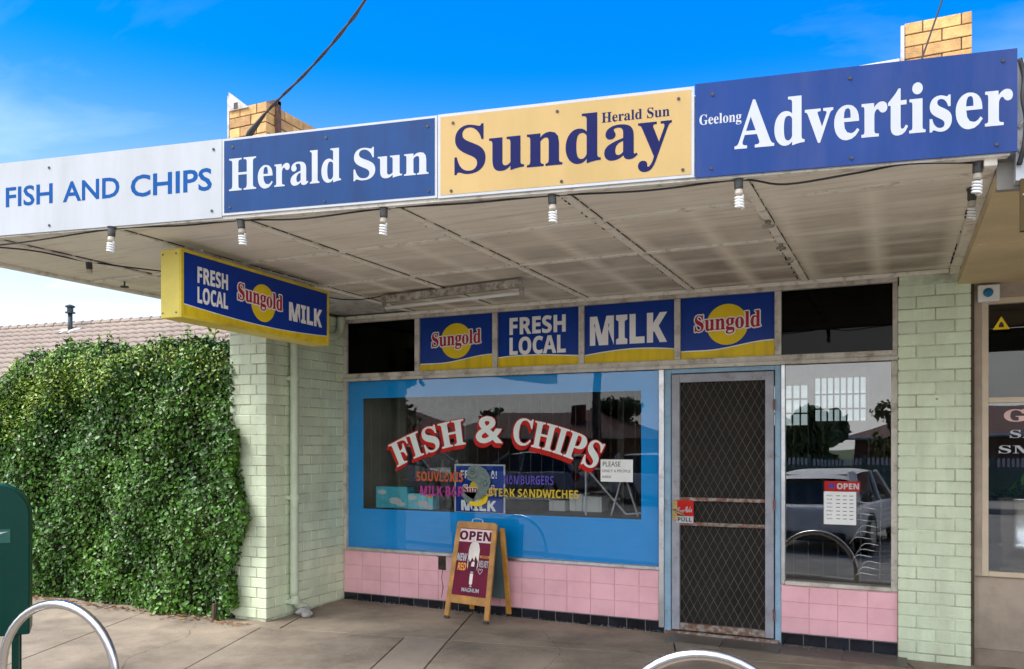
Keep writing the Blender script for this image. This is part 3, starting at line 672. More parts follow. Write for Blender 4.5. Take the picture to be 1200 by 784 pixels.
for i in range(160):
    p = Vector((.86 + random.gauss(0, .12), .45 + random.gauss(0, .12), 1.09 + abs(random.gauss(0, .06)))); a = Vector((random.gauss(0, 1), random.gauss(0, 1), random.gauss(0, .8))).normalized() * .05; b = a.cross(Vector((0, .3, 1))).normalized() * .014
    q.add([p - a, p - b, p + a, p + b], [(0, 1, 2, 3)])
q.obj('foliage', leaf_m, kg)

# ------------------------------------------------------------------ canopy
can = thing('canopy', (-2.5, -1.5, 2.71), 'street canopy with sooty cement sheet ceiling and cream battens', 'canopy')
cxs = [-5.41, -4.80, -3.965, -3.18, -2.315, -1.45, -.62, .36]
cys = [0.0, -.0, -1.42, -2.25]
for i in range(7):
    a, b = cxs[i] + .003, cxs[i + 1] - .003
    if i == 6: pass
    ytop = -.037 if a > -4.79 else -1.09
    for k, (ya, yb) in enumerate([(ytop, -1.42), (-1.42, -2.25), (-2.25, None)]):
        if i == 0 and k == 0: b0 = b; 
        if yb is None: poly = [(a, fasc_y(a) + .02), (b, fasc_y(b) + .02), (b, ya - .003), (a, ya - .003)]
        else: poly = [(a, yb + .003), (b, yb + .003), (b, ya - .003), (a, ya - .003)]
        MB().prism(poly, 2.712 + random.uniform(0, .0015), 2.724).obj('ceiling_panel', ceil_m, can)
        if i == 6 and k == 0: pass
MB().prism([(-5.40, -1.084), (-5.2, -1.084), (-5.2, 0), (-5.40, 0)][::-1], 2.712, 2.724).obj('ceiling_panel', ceil_m, can)
q = MB()
for i, x in enumerate(cxs[1:-1]):
    q = MB(); y1_ = -.04 if i else -1.09; y0_ = fasc_y(x) + .03
    tilt = .05 if i == 5 else 0
    q.prism([(x - .02 - tilt * .3, y0_), (x + .024 - tilt * .3, y0_), (x + .024 + tilt * .3, y1_), (x - .02 + tilt * .3, y1_)], 2.696 + (.0003 * i), 2.7115)
    o = q.obj('batten', batten_m, can, bevel=.003)
    d_ = MB(); yy = y0_ + .05
    while yy < y1_ - .06:
        ln = random.uniform(.04, .22); wd = random.uniform(.002, .007); e = min(yy + ln, y1_ - .02)
        k0 = tilt * .3 * (2 * (yy - y0_) / (y1_ - y0_) - 1); k1 = tilt * .3 * (2 * (e - y0_) / (y1_ - y0_) - 1)
        d_.prism([(x + .022 + k0, yy), (x + .024 + wd + k0, yy), (x + .024 + wd * .6 + k1, e), (x + .022 + k1, e)], 2.7075, 2.7119)
        yy += ln * random.uniform(.9, 1.6)
    d_.obj('dirt_line', joint_dirt, can, kind='stuff')
MB().prism([(.335, fasc_y(.34) + .03), (.385, fasc_y(.385) + .03), (.385, -.06), (.335, -.06)], 2.670, 2.7116).obj('edge_batten', batten_m, can, bevel=.003)
for k, y in enumerate((-1.42, -2.25)):
    for i in range(7):
        a, b = cxs[i] + (.027 if i else 0), cxs[i + 1] - .024
        if k == 1 and i == 6: h = .004
        else: h = .010
        if k == 0 and i == 6: continue
        MB().box(a, b, y - .021, y + .021, 2.7115 - h, 2.7117).obj('cross_batten', batten_m, can)
# cover strip along the wall head
MB().box(-4.79, .33, -.075, -.036, 2.685, 2.7118).obj('wall_cornice', batten_m, can, bevel=.004)
# timber nailed beside the fourth batten and its plates
for z, y, s in ((2.69, -1.35, .03), (2.69, -.95, .026), (2.69, -1.9, .035)):
    MB().lathe([(0, 0), (s, 0), (s, .01), (s * .4, .012), (s * .4, .03), (0, .03)], (-.62, y, 2.664), 10).obj('junction_cover', fit_m, can)
# roof deck, edge beam
MB().prism([(-5.46, fasc_y(-5.46) + .02), (.5, fasc_y(.5) + .02), (.5, -.0), (-4.79, 0), (-4.79, -1.09), (-5.2, -1.09), (-5.2, 0), (-5.46, 0)], 2.726, 2.80).obj('roof_deck', flash_m, can)
MB().prism([(-5.46, fasc_y(-5.46) + .02), (-5.412, fasc_y(-5.412) + .02), (-5.412, 0), (-5.46, 0)], 2.690, 2.80).obj('edge_beam', batten_m, can, bevel=.004)
ff = Frame((SB.x, SB.y, 0), (U.x, U.y, 0), (0, 0, 1))     # u along the fascia, v = z, +w to the street
MB().extr([(-.80, 2.700), (5.20, 2.700), (5.20, 3.085), (-.80, 3.085)], ff, -.05, -.004).obj('fascia_board', batten_m, can)
q = MB()
for i in range(150):
    x = random.choice(cxs[1:]); y = random.uniform(fasc_y(x) + .05, -.1); s = random.uniform(.002, .006)
    q.box(x - .028 - s, x - .028 + s, y - s * 1.4, y + s * 1.4, 2.7005, 2.7112)
dirt = q.obj('cobweb_dirt', joint_dirt, can, kind='stuff')

# ---- fascia signs
def fsign(u0, u1, z0, z1, m, border, lab, w0=0.0, edge=True):
    root = plate('fascia_sign', ff, (u0, u1, z0, z1), edge_white if border else m, w0, w0 + .010)
    tag(root, lab, 'sign', 'sign boards along the canopy fascia')
    if border: plate('sign_face', ff, (u0 + border, u1 - border, z0 + border, z1 - border), m, w0 + .0102, w0 + .0112, root)
    q = MB()
    for k in range(3):
        uu = u0 + .06 + (u1 - u0 - .12) * k / 2
        for zz in (z0 + .035, z1 - .05): ico_screw(q, ff, uu + random.uniform(-.02, .02), zz + random.uniform(-.006, .006), w0 + .0112, .0075)
    q.obj('screws', screw_m, root, kind='stuff'); return root
W = .0125
s1 = fsign(-.80, 1.468, 2.708, 3.124, sign_white, 0, 'white fascia sign reading FISH AND CHIPS in blue')
text('FISH', ff, (.042, .372, 2.866, 2.982), ink_blue, s1, off=.018, w=.0108)
text('AND', ff, (.442, .822, 2.866, 2.980), ink_blue, s1, off=.018, w=.0108)
text('CHIPS', ff, (.895, 1.408, 2.856, 2.978), ink_blue, s1, off=.018, w=.0108)
s2 = fsign(1.472, 2.684, 2.716, 3.122, sign_blue, .012, 'navy fascia sign with white words Herald Sun', .001)
text(serif('Herald'), ff, (1.515, 2.165, 2.838, 3.012), ink_white, s2, off=.003, w=.0130)
text(serif('Sun'), ff, (2.235, 2.640, 2.834, 2.998), ink_white, s2, off=.003, w=.0130)
s3 = fsign(2.688, 3.922, 2.712, 3.124, sign_gold, .014, 'gold fascia sign with large navy word Sunday', .0015)
text(serif('Sunday'), ff, (2.775, 3.822, 2.754, 3.058), ink_navy, s3, off=.004, w=.0136)
text(serif('Herald Sun'), ff, (3.50, 3.812, 3.000, 3.048), ink_navy, s3, off=.0, w=.0136)
s4 = fsign(3.926, 5.222, 2.708, 3.132, sign_blue2, 0, 'blue fascia sign reading Geelong Advertiser in white serif letters', .004)
text(serif('Geelong'), ff, (3.945, 4.128, 2.930, 2.990), ink_white, s4, off=.0, w=.0148)
text(serif('Advertiser'), ff, (4.098, 5.205, 2.815, 3.035), ink_white, s4, off=.008, w=.0148)

# ---- festoon cable and lamps along the canopy edge
lamp_pts = [(-3.94, -3.27, 'spiral lamp under the FISH AND CHIPS sign'), (-3.169, -3.10, 'spiral lamp under the left end of the Herald Sun sign'),
            (-2.353, -2.96, 'spiral lamp under the right end of the Herald Sun sign'), (-1.498, -2.80, 'spiral lamp under the gold Sunday sign'),
            (-.646, -2.66, 'spiral lamp under the left end of the Geelong Advertiser sign'), (.315, -2.46, 'spiral lamp at the right corner of the canopy, nearer the street'),
            (.325, -2.03, 'spiral lamp behind the right corner lamp of the canopy')]
def lamp(x, y, lab, scale=1.0, spiral=True, z=2.705):
    t = thing('festoon_lamp', (x, y, z), 'unlit ' + lab if spiral else lab, 'lamp', 'lamps hanging along the canopy edge')
    MB().lathe([(.0, -.055), (.017, -.055), (.02, -.045), (.02, -.01), (.026, 0), (0, 0)][::-1], (x, y, z), 12).obj('lamp_holder', holder_m, t, smooth=False)
    MB().lathe([(.0, 0), (.017, 0), (.019, -.018), (.014, -.024), (0, -.024)], (x, y, z - .0555), 12).obj('lamp_base', cfl_base, t)
    if spiral:
        pts = [(x + .017 * math.cos(a), y + .017 * math.sin(a), z - .084 - .0135 * a / 6.283) for a in np.linspace(0, 2 * math.pi * 4.2, 60)]
        MB().tube(pts, .0052, 6).obj('spiral_tube', cfl_m, t, smooth=True)
    t.rotation_euler = (random.uniform(-.09, .09), random.uniform(-.09, .09), 0)
    return t
for x, y, lb in lamp_pts: lamp(x, y, lb)
lamp(-4.80, -2.75, 'broken lamp holder under the left edge of the canopy', spiral=False)
cab = []
pp = [(-5.45, -3.47, 2.66), (-4.60, -3.37, 2.665), (-3.94, -3.255, 2.70), (-3.5, -3.17, 2.69), (-3.17, -3.09, 2.70), (-2.8, -3.05, 2.675), (-2.35, -2.95, 2.70), (-1.9, -2.88, 2.69), (-1.5, -2.79, 2.70), (-1.05, -2.72, 2.685), (-.646, -2.65, 2.70), (-.45, -2.60, 2.668), (-.15, -2.56, 2.69), (.05, -2.56, 2.70), (.315, -2.45, 2.70)]
tag(MB().tube(smooth_path(pp), .0048, 6).obj('festoon_cable', cable_m), 'black cable looped from lamp to lamp under the fascia signs', 'cable')
tag(MB().tube(smooth_path([(-5.0, -3.43, 2.68), (-4.72, -3.2, 2.67), (-4.8, -2.75, 2.70), (-4.5, -2.35, 2.68), (-4.25, -1.9, 2.69), (-4.1, -1.7, 2.70)]), .0048, 6).obj('festoon_cable', cable_m), 'black cable running back under the left end of the canopy', 'cable')
tag(MB().tube(smooth_path([(-4.25, -1.2, 2.70), (-4.0, -1.08, 2.66), (-3.85, -.98, 2.67), (-3.74, -.90, 2.70)]), .005, 6).obj('lamp_cable', cable_m), 'thin black cable running to the fluorescent lamp on the ceiling', 'cable')
# small vent cap hanging at the left edge
v = tag(MB().lathe([(.006, .0), (.006, -.03), (.03, -.034), (.03, -.042), (.0, -.048)], (-5.19, -2.15, 2.71), 10).obj('ceiling_hook', holder_m), 'small dark disc fitting under the left edge of the canopy', 'fitting')
# fluorescent batten lamp
fl = thing('fluorescent_lamp', (-3.09, -.97, 2.70), 'rusty fluorescent batten lamp with one bare tube on the canopy ceiling', 'lamp')
Tf = Matrix.Translation((-3.095, -.97, 0)) @ Matrix.Rotation(R_(-6.4), 4, 'Z')
MB().box(-.655, .655, -.03, .03, 2.640, 2.696, Tf).obj('housing', fit_m, fl, bevel=.004)
for s in (-1, 1): MB().box(s * .645 - .012, s * .645 + .012, -.018, .018, 2.575, 2.6395, Tf).obj('end_cap', fit_m, fl, bevel=.003)
MB().tube([Tf @ Vector((-.632, 0, 2.60)), Tf @ Vector((.632, 0, 2.60))], .0145, 12).obj('tube', tube_m, fl, smooth=True)

# ------------------------------------------------------------------ lightbox sign
LB = thing('light_box_sign', (-3.87, -2.18, 2.45), 'yellow edged light box reading FRESH LOCAL MILK hanging under the canopy', 'sign')
Y0, Y1 = -2.93, -1.43; LX = -3.79
ang = math.atan2(-.09, 1.5)     # the box hangs a little skew
eyx = Vector((-.09, 1.50, 0)).normalized(); fL = Frame((-3.79, Y0, 2.245), eyx, (0, 0, 1)); TH = .15
MB().extr([(0, 0), (1.5, 0), (1.5, .405), (0, .405)], fL, -TH, -.004).obj('case', box_pale, LB, bevel=.004)
q = MB()
for a, b, c, d in ((0, 1.5, 0, .018), (0, 1.5, .387, .405), (0, .02, .018, .387), (1.48, 1.5, .018, .387)): q.extr([(a, c), (b, c), (b, d), (a, d)], fL, -.0035, .008)
q.obj('case_trim', box_yellow, LB)
plate('blue_face', fL, (.02, 1.48, .018, .387), M_('lightbox_blue', (.006, .038, .30), .2, .04, 3, spec=.12), -.0035, .002, LB)
wv = [(.02 + 1.46 * k / 30, .018 + .058 - .028 * math.sin(math.pi * (k / 30) ** .9)) for k in range(31)]
wv = [(.02 + 1.46 * k / 30, .082 - .038 * math.sin(math.pi * min(1, (k / 30) * .85 + .02)) + .0) for k in range(31)]
MB().extr([(.02, .018), (1.48, .018)] + [(u, v_ + .006) for u, v_ in wv[::-1]], fL, .0022, .003).obj('wave_edge', milk_white, LB)
MB().extr([(.02, .018), (1.48, .018)] + wv[::-1], fL, .0032, .004).obj('wave', milk_yellow, LB)
text(bold('FRESH'), fL, (.135, .40, .225, .325), milk_white, LB, off=.018, w=.004)
text(bold('LOCAL'), fL, (.135, .40, .105, .205), milk_white, LB, off=.018, w=.004)
MB().extr(circle(.745, .200, .125, n=40), fL, .0022, .003).obj('sun_disc', sun_yellow, LB)
text(serif('Sungold'), fL, (.49, .945, .150, .290), milk_red, LB, off=.010, w=.0065, halo=.008, warp=lambda u, v: (u, v - (u - .7) * .02))
text(bold('MILK'), fL, (1.02, 1.415, .125, .255), milk_white, LB, off=.024, w=.004)
fLb = Frame(fL(1.5, 0, -TH), -eyx, (0, 0, 1)); plate('back_face', fLb, (.02, 1.48, .07, .387), milk_blue, .0005, .002, LB); plate('back_stripe', fLb, (.02, 1.48, .018, .07), milk_yellow, .0005, .002, LB)
fE = Frame(fL(0, 0, -TH), (fL.n.x, fL.n.y, 0), (0, 0, 1)); q = MB()
for a, b in ((.02, .03), (.12, .03), (.02, .375), (.12, .375)): ico_screw(q, fE, a, b, .0005, .005)
q.obj('screws', screw_m, LB, kind='stuff')
for u in (.25, 1.25): p = fL(u, .405, -.07); MB().tube([p, (p[0], p[1], 2.70)], .01, 6).obj('hanger', batten_m, LB)
MB().extr([(.1, .405), (1.4, .405), (1.4, .44), (.1, .44)], fL, -.10, -.05).obj('hanging_rail', flash_m, LB)

# ------------------------------------------------------------------ downpipe
dp = thing('downpipe', (-4.735, -.79, .1), 'mint painted round downpipe on the side of the wing wall', 'pipe')
MB().tube(smooth_path([(-4.72, -.66, .06), (-4.735, -.74, .10), (-4.738, -.785, .2), (-4.738, -.79, .4), (-4.738, -.79, 2.2), (-4.738, -.79, 2.42), (-4.738, -.72, 2.50), (-4.738, -.3, 2.50), (-4.738, -.17, 2.53), (-4.738, -.13, 2.6), (-4.738, -.125, 2.70)], 4), .036, 14).obj('pipe', pipe_m, dp, smooth=True)
for z in (.12, 1.02, 2.05): MB().tube([(-4.738, -.79, z), (-4.738, -.79, z + .045)], .045, 14).box(-4.788, -4.742, -.85, -.73, z + .006, z + .038).obj('pipe_bracket', pipe_m, dp)
for x, y, s, lb in ((-4.68, -.74, .06, 'larger pale rock at the foot of the downpipe'), (-4.60, -.79, .045, 'smaller pale rock lying against the larger rock by the downpipe')):
    bm = bmesh.new(); bmesh.ops.create_icosphere(bm, subdivisions=2, radius=s)
    for v_ in bm.verts: v_.co *= random.uniform(.85, 1.12); v_.co.z *= .65; v_.co.y *= 1.3
    me = bpy.data.meshes.new('rock'); bm.to_mesh(me); bm.free(); me.materials.append(stone_m)
    tag(link('rock', me, loc=(x, y, gz(x, y) + s * .5)), lb, 'rock')

# ------------------------------------------------------------------ roof things over the left wall
MB().prism([(-5.215, -1.09), (-5.197, -1.09), (-5.197, -.2), (-5.215, -.2)], 3.5, 4.50).obj('wall_flashing', flash_m, shop, label='pale sheet flashing standing up at the left wall end')
MB().add([(-5.19, -1.100, 4.36), (-4.97, -1.100, 4.36), (-5.19, -1.100, 4.525), (-5.19, -1.088, 4.36), (-4.97, -1.088, 4.36), (-5.19, -1.088, 4.525)], [(0, 1, 2), (5, 4, 3), (0, 3, 4, 1), (1, 4, 5, 2), (2, 5, 3, 0)]).obj('wall_flashing', flash_m, shop)
MB().box(-5.13, -5.09, -1.104, -1.1005, 4.37, 4.42).obj('flashing_hole', screw_m, shop)
MB().box(-4.785, -4.755, -.98, -.94, 4.0, 4.42).box(-4.9, -4.755, -1.0, -.94, 4.39, 4.425).obj('cable_bracket', M_('rusty_iron', (.12, .06, .045), .8, .3, 20), shop)
MB().box(-4.785, -4.70, -.95, -.60, 3.85, 4.14).obj('meter_box', flash_m, shop, bevel=.004)
# overhead service cable: from the wall bracket out to the street pole behind the camera
def from_px(px, py, depth):
    k = (px - 600) / 963; a_ = math.atan(450 / 963); fx, fy = -math.sin(a_), math.cos(a_)
    return (( fx + k * math.cos(a_)) * depth, -6.46 + (fy + k * math.sin(a_)) * depth, 1.5 - (py - 521) / 963 * depth)
cabp = [(-4.696, -1.424, 3.901), (-4.629, -1.448, 3.964), (-4.421, -1.517, 4.052), (-4.166, -1.618, 4.106), (-3.874, -1.758, 4.128), (-3.467, -2.009, 4.121), (-3.095, -2.277, 4.09), (-2.741, -2.553, 4.062), (-1.6, -3.5, 4.0), (.6, -5.6, 4.1), (2.6, -9.0, 5.0), (5.2, -17.4, 8.6)]
sc_ = thing('overhead_cable', (-4.7, -1.3, 4), 'thick twisted black service cable rising from the left wall top', 'cable')
pth = smooth_path(cabp, 12)
for ph in (0, math.pi): MB().tube([p + Vector((.008 * math.cos(i * .33 + ph), .008 * math.sin(i * .33 + ph), .006 * math.sin(i * .33 + ph))) for i, p in enumerate(pth)], .0080, 7).obj('strand', cable_m, sc_, smooth=True)
MB().tube([Vector(cabp[0]), Vector(cabp[1]), Vector(cabp[2])], [.028, .026, .012], 8).obj('sleeve', cable_m, sc_, smooth=True)
tag(MB().tube([(.12, -1.4, 3.6), (.34, -1.3, 4.30), (.75, -1.1, 5.4)], .005, 6).obj('stay_wire', cable_m), 'thin black wire rising in front of the right brick wall top', 'wire')

# ------------------------------------------------------------------ things on and behind the big window
frg = Frame((0, -.001, 0), (1, 0, 0), (0, 0, 1))
def arch(cx, base, rad):
    def f(u, v):
        a_ = (u - cx) / rad; r = rad + (v - base)
        return cx + r * math.sin(a_), base - rad + r * math.cos(a_)
    return f
wl = thing('window_lettering', (-3.23, 0, 1.5), 'arched white FISH & CHIPS lettering with red shadow on the window', 'lettering')
c0, rad = -3.225, 2.15
seg = [('FISH', -4.235, -3.45), ('&', -3.335, -3.065), ('CHIPS', -2.955, -2.245)]
seg = [('FISH', -4.225, -3.47), ('&', -3.365, -3.10), ('CHIPS', -3.01, -2.225)]
for body, a, b in seg:
    lv, hv = 1.512, 1.750
    tx = text(serif(body) if body != '&' else '&', frg, (a, b, lv, hv), mint_white, wl, off=.008 if body != '&' else .02, w=.010, warp=arch(c0, 1.525, rad), th=.0006)
    me0 = tx.data; vs = [tuple(v_.co) for v_ in me0.vertices]; pl = [tuple(p.vertices) for p in me0.polygons]; q = MB()
    for k in range(9):
        sx, sz = [(-.008, .006), (.006, .004), (-.013, -.003), (.006, -.010), (-.012, -.012), (-.018, -.020), (-.010, -.026), (-.024, -.032), (-.020, -.040)][k]
        q.add([(x + sx, y + .0010 + .0009 * k, z + sz) for x, y, z in vs], pl)
    q.obj('red_shadow', red_ink, wl)
def wtext(body, box, m, lab, off=.012, sp=1, fr=frg, w=.0012):
    o = text(bold(body), fr, box, m, None, off=off, w=w, spacing=sp); o.name = 'window_lettering'; return tag(o, lab, 'lettering')
wtext('SOUVLAKIS', (-3.985, -3.50, 1.165, 1.255), dim_orange, 'burnt orange word SOUVLAKIS left of the milk poster on the window')
wtext('MILK BAR', (-3.945, -3.495, 1.035, 1.125), magenta, 'magenta words MILK BAR under SOUVLAKIS on the window')
wtext('STEAK SANDWICHES', (-3.245, -2.405, 1.045, 1.118), dim_yellow, 'yellow words STEAK SANDWICHES right of the milk poster on the window')
wtext('HAMBURGERS', (-3.10, -2.63, 1.155, 1.235), violet, 'dim violet word HAMBURGERS above STEAK SANDWICHES on the window')
# milk poster standing behind the glass
po = tag(MB().box(-3.60, -3.095, .02, .026, .895, 1.325).obj('poster', edge_white), 'blue MILK poster with white edge behind the window', 'poster')
fpo = Frame((0, .0195, 0), (1, 0, 0), (0, 0, 1))
plate('poster_face', fpo, (-3.585, -3.11, .90, 1.312), milk_blue, .0001, .001, po)
text(bold('FRE'), fpo, (-3.535, -3.41, 1.20, 1.27), milk_white, po, off=.014, w=.002)
text(bold('A!'), fpo, (-3.24, -3.175, 1.20, 1.27), milk_white, po, off=.014, w=.002)
MB().extr(circle(-3.35, 1.09, .105, n=32), fpo, .001, .0016).obj('sun_disc', sun_yellow, po)
text(serif('Sungold'), fpo, (-3.51, -3.20, 1.04, 1.14), milk_red, po, off=.008, w=.0045, halo=.006)
text(bold('MILK'), fpo, (-3.53, -3.18, .912, 1.005), milk_white, po, off=.024, w=.002)
# grey fish sticker
fs_ = thing('fish_sticker', (-3.36, 0, 1.15), 'grey cartoon fish sticker curled over the milk poster on the window', 'sticker')
body = [(-3.455, 1.19), (-3.462, 1.25), (-3.44, 1.30), (-3.39, 1.318), (-3.33, 1.31), (-3.27, 1.28), (-3.235, 1.23), (-3.225, 1.17), (-3.245, 1.11), (-3.28, 1.06), (-3.33, 1.025), (-3.39, 1.01), (-3.44, 1.035), (-3.50, 1.075), (-3.505, 1.04), (-3.47, .985), (-3.44, .975), (-3.425, 1.0), (-3.40, 1.0), (-3.36, 1.08), (-3.35, 1.13), (-3.38, 1.165)]
MB().extr([(x, z) for x, z in body][::-1], frg, .0022, .0028).obj('fish_body', fish_grey, fs_)
MB().extr([(-3.43, 1.0), (-3.36, .99), (-3.30, 1.01), (-3.265, 1.045), (-3.25, 1.03), (-3.27, .985), (-3.33, .955), (-3.40, .955), (-3.44, .975)][::-1], frg, .0030, .0034).obj('belly', sun_yellow, fs_)
MB().extr(circle(-3.405, 1.262, .022, n=14), frg, .0030, .0034).obj('eye', fish_grey, fs_)
q = MB()
def stroke(b, fr, pts, r, w):
    for (a0, b0), (a1, b1) in zip(pts, pts[1:]):
        d = Vector((a1 - a0, b1 - b0)); 
        if d.length < 1e-5: continue
        n_ = Vector((-d.y, d.x)).normalized() * r; d = d.normalized() * r * .5
        b.extr([(a0 + n_.x - d.x, b0 + n_.y - d.y), (a0 - n_.x - d.x, b0 - n_.y - d.y), (a1 - n_.x + d.x, b1 - n_.y + d.y), (a1 + n_.x + d.x, b1 + n_.y + d.y)][::-1], fr, w, w + .0003); w += .00002
ring = circle(-3.405, 1.262, .024, n=16); stroke(q, frg, ring + [ring[0]], .0022, .0036)
stroke(q, frg, [(-3.45, 1.215), (-3.42, 1.20), (-3.38, 1.205), (-3.355, 1.225)], .0025, .0036)
stroke(q, frg, [(-3.30, 1.16), (-3.275, 1.19), (-3.255, 1.15), (-3.285, 1.13), (-3.30, 1.16)], .0025, .0036)
q.extr(circle(-3.408, 1.262, .009, n=10), frg, .0036, .0040); q.obj('linework', ink_black, fs_)
# carton boxes in the window
def carton(x0, x1, z0, z1, m, lab, y=.10):
    o = tag(MB().box(x0, x1, y, y + .12, z0, z1).obj('carton', m, None, bevel=.002), lab, 'box')
    f = Frame((x0, y, z0), (1, 0, 0), (0, 0, 1)); Wd, Hd = x1 - x0, z1 - z0
    for cx1, cz1, s in ((.2, .75, .05), (.62, .35, .07), (.8, .2, .05)):
        MB().extr(circle(cx1 * Wd, cz1 * Hd, s, s * .45, 14), f, .0005 + s * .01, .001 + s * .01).obj('cloud_print', ink_white, o)
    return o
carton(-4.50, -4.15, .90, 1.10, aqua, 'darker aqua carton with cloud print, left of the two in the window')
c_ = carton(-4.135, -3.86, .90, 1.045, aqua2, 'paler aqua carton with orange corner, right of the two in the window', .08)
plate('corner_print', Frame((-4.135, .08, .9), (1, 0, 0), (0, 0, 1)), (.2, .27, .11, .143), orange_ink, .0003, .0008, c_)
MB().box(-4.70, -1.75, .05, .55, .80, .885).obj('display_shelf', shelf_m, shop)
# notes
nt1 = tag(MB().box(-2.21, -1.935, -.004, -.0015, 1.195, 1.378).obj('note', paper), 'white handwritten PLEASE note on the blue bordered window', 'notice')
fn = Frame((-2.21, -.004, 1.195), (1, 0, 0), (0, 0, 1))
text('PLEASE', fn, (.02, .17, .125, .165), ink_black, nt1, w=.001); text('ONLY 6 PEOPLE', fn, (.015, .255, .078, .100), ink_black, nt1, w=.001); text('INSIDE', fn, (.015, .09, .03, .05), ink_black, nt1, w=.001)
op = tag(MB().box(-.478, -.235, -.004, -.0015, 1.160, 1.232).obj('open_sign', red_ink), 'small red OPEN sign on the window right of the door', 'sign')
fo = Frame((-.478, -.004, 1.16), (1, 0, 0), (0, 0, 1)); text(bold('OPEN'), fo, (.085, .235, .014, .058), ink_white, op, w=.001, off=.02)
plate('blue_patch', fo, (.03, .07, .02, .055), violet, .0005, .001, op)
nt2 = tag(MB().box(-.482, -.262, -.004, -.0015, .915, 1.156).obj('note', paper), 'white opening hours sheet under the small OPEN sign', 'notice')
fn = Frame((-.482, -.004, .915), (1, 0, 0), (0, 0, 1))
for i, d_ in enumerate(('MON', 'TUE', 'WED', 'THU', 'FRI', 'SAT', 'SUN')):
    z = .205 - i * .028; text(d_, fn, (.02, .058, z, z + .011), ink_black, nt2, w=.001)
    for x in (.085, .13, .175): plate('hours_mark', fn, (x, x + .026, z + .003, z + .0075), ink_black, .0004, .001, nt2)
# ------------------------------------------------------------------ shop interior
sh = thing('shelf_unit', (-5.0, 1.7, .05), 'dark shelves of jars and bottles inside the shop, left of the window', 'shelf')
X0, X1, YS = -4.74, -4.20, 1.15
X0, X1, YS = -4.76, -4.0, .95
q = MB()
for z in (.75, 1.12, 1.50, 1.86): q.box(X0, X1, YS, YS + .3, z, z + .025)
q.obj('shelves', shelf_m, sh)
MB().box(X1, X1 + .02, YS, YS + .3, .045, 2.2).obj('side_panel', shelf_m, sh); MB().box(X0, X1, YS + .3, YS + .32, .045, 2.2).obj('back_panel', shelf_m, sh)
n_g = 0
for zi, z in enumerate((.775, 1.145, 1.525)):
    for k in range(9):
        x = X0 + .06 + k * .078; hh = random.uniform(.12, .24); m = goods[(k * 7 + zi * 3) % 4] if zi != 2 else goods[(0, 3, 0)[k % 3]]
        j = MB().lathe([(0, 0), (.028, 0), (.03, hh * .7), (.012, hh * .85), (.012, hh), (0, hh)], (x, YS + .1, z), 10).obj('bottle', m, None)
        kind_ = {'goods_red': 'dull red', 'goods_green': 'dark green', 'goods_pale': 'pale', 'goods_brown': 'brown'}[m.name]
        place_ = ('leftmost', 'second from the left', 'third from the left', 'fourth from the left', 'middle', 'fourth from the right', 'third from the right', 'second from the right', 'rightmost')[k]
        tag(j, kind_ + ' bottle, ' + place_ + ' on the ' + ('bottom', 'middle', 'top')[zi] + ' shelf behind the window', 'bottle', 'bottles on the shelf inside the shop')
ct = thing('counter', (-3.2, 2.0, .05), 'pale counter cabinet inside the shop behind the lettering', 'counter')
MB().box(-4.1, -2.95, 1.3, 2.0, .045, .93).obj('cabinet', shelf_m, ct); MB().box(-4.12, -2.93, 1.28, 2.02, .93, .96).obj('counter_top', white_plastic, ct, bevel=.004)
for i, (a, b, h, y) in enumerate(((-2.93, -2.77, .10, .62), (-2.75, -2.62, .16, .68), (-2.60, -2.42, .14, .64))):
    tag(MB().box(a, b, y, y + .2, .885, .885 + h).obj('carton', white_plastic, None, bevel=.003), ['low', 'tall narrow', 'wide'][i] + ' white carton on the shelf behind the glass below STEAK SANDWICHES', 'box')
MB().box(-2.95, -1.75, .55, .95, .80, .885).obj('display_shelf', shelf_m, shop)
# chrome display stand in the big window
st = thing('wire_stand', (-2.1, .35, .885), 'white folding wire stand inside the right of the big window', 'stand')
for a, b in (((-2.45, .3, .885), (-2.45, .3, 1.30)), ((-2.45, .3, 1.30), (-2.10, .35, .90)), ((-2.10, .35, .90), (-1.95, .3, .92)), ((-2.22, .3, .89), (-2.13, .35, 1.25)), ((-2.10, .35, 1.20), (-1.98, .3, .89)), ((-2.48, .3, 1.29), (-2.2, .3, 1.29))):
    MB().tube([a, b], .008, 6).obj('bar', ink_white, st)
# stacked chrome chairs behind the small window
ck = thing('wire_rack', (-.15, .45, .05), 'chrome wire rack of nested bent rods inside the small window', 'rack')
for k in range(13):
    z = .50 + k * .045; x0 = -.30 + (k % 3) * .03 - k * .004
    MB().tube(smooth_path([(x0, .30, z - .03), (x0 + .05, .28, z + .03), (x0 + .16, .28, z + .02), (x0 + .30, .35, z + .04)], 4), .006, 6).obj('rod', chrome, ck, smooth=True)
for x in (-.26, -.12, -.04): MB().tube([(x, .42, .05), (x + .02, .42, 1.1)], .008, 6).obj('upright', chrome, ck)

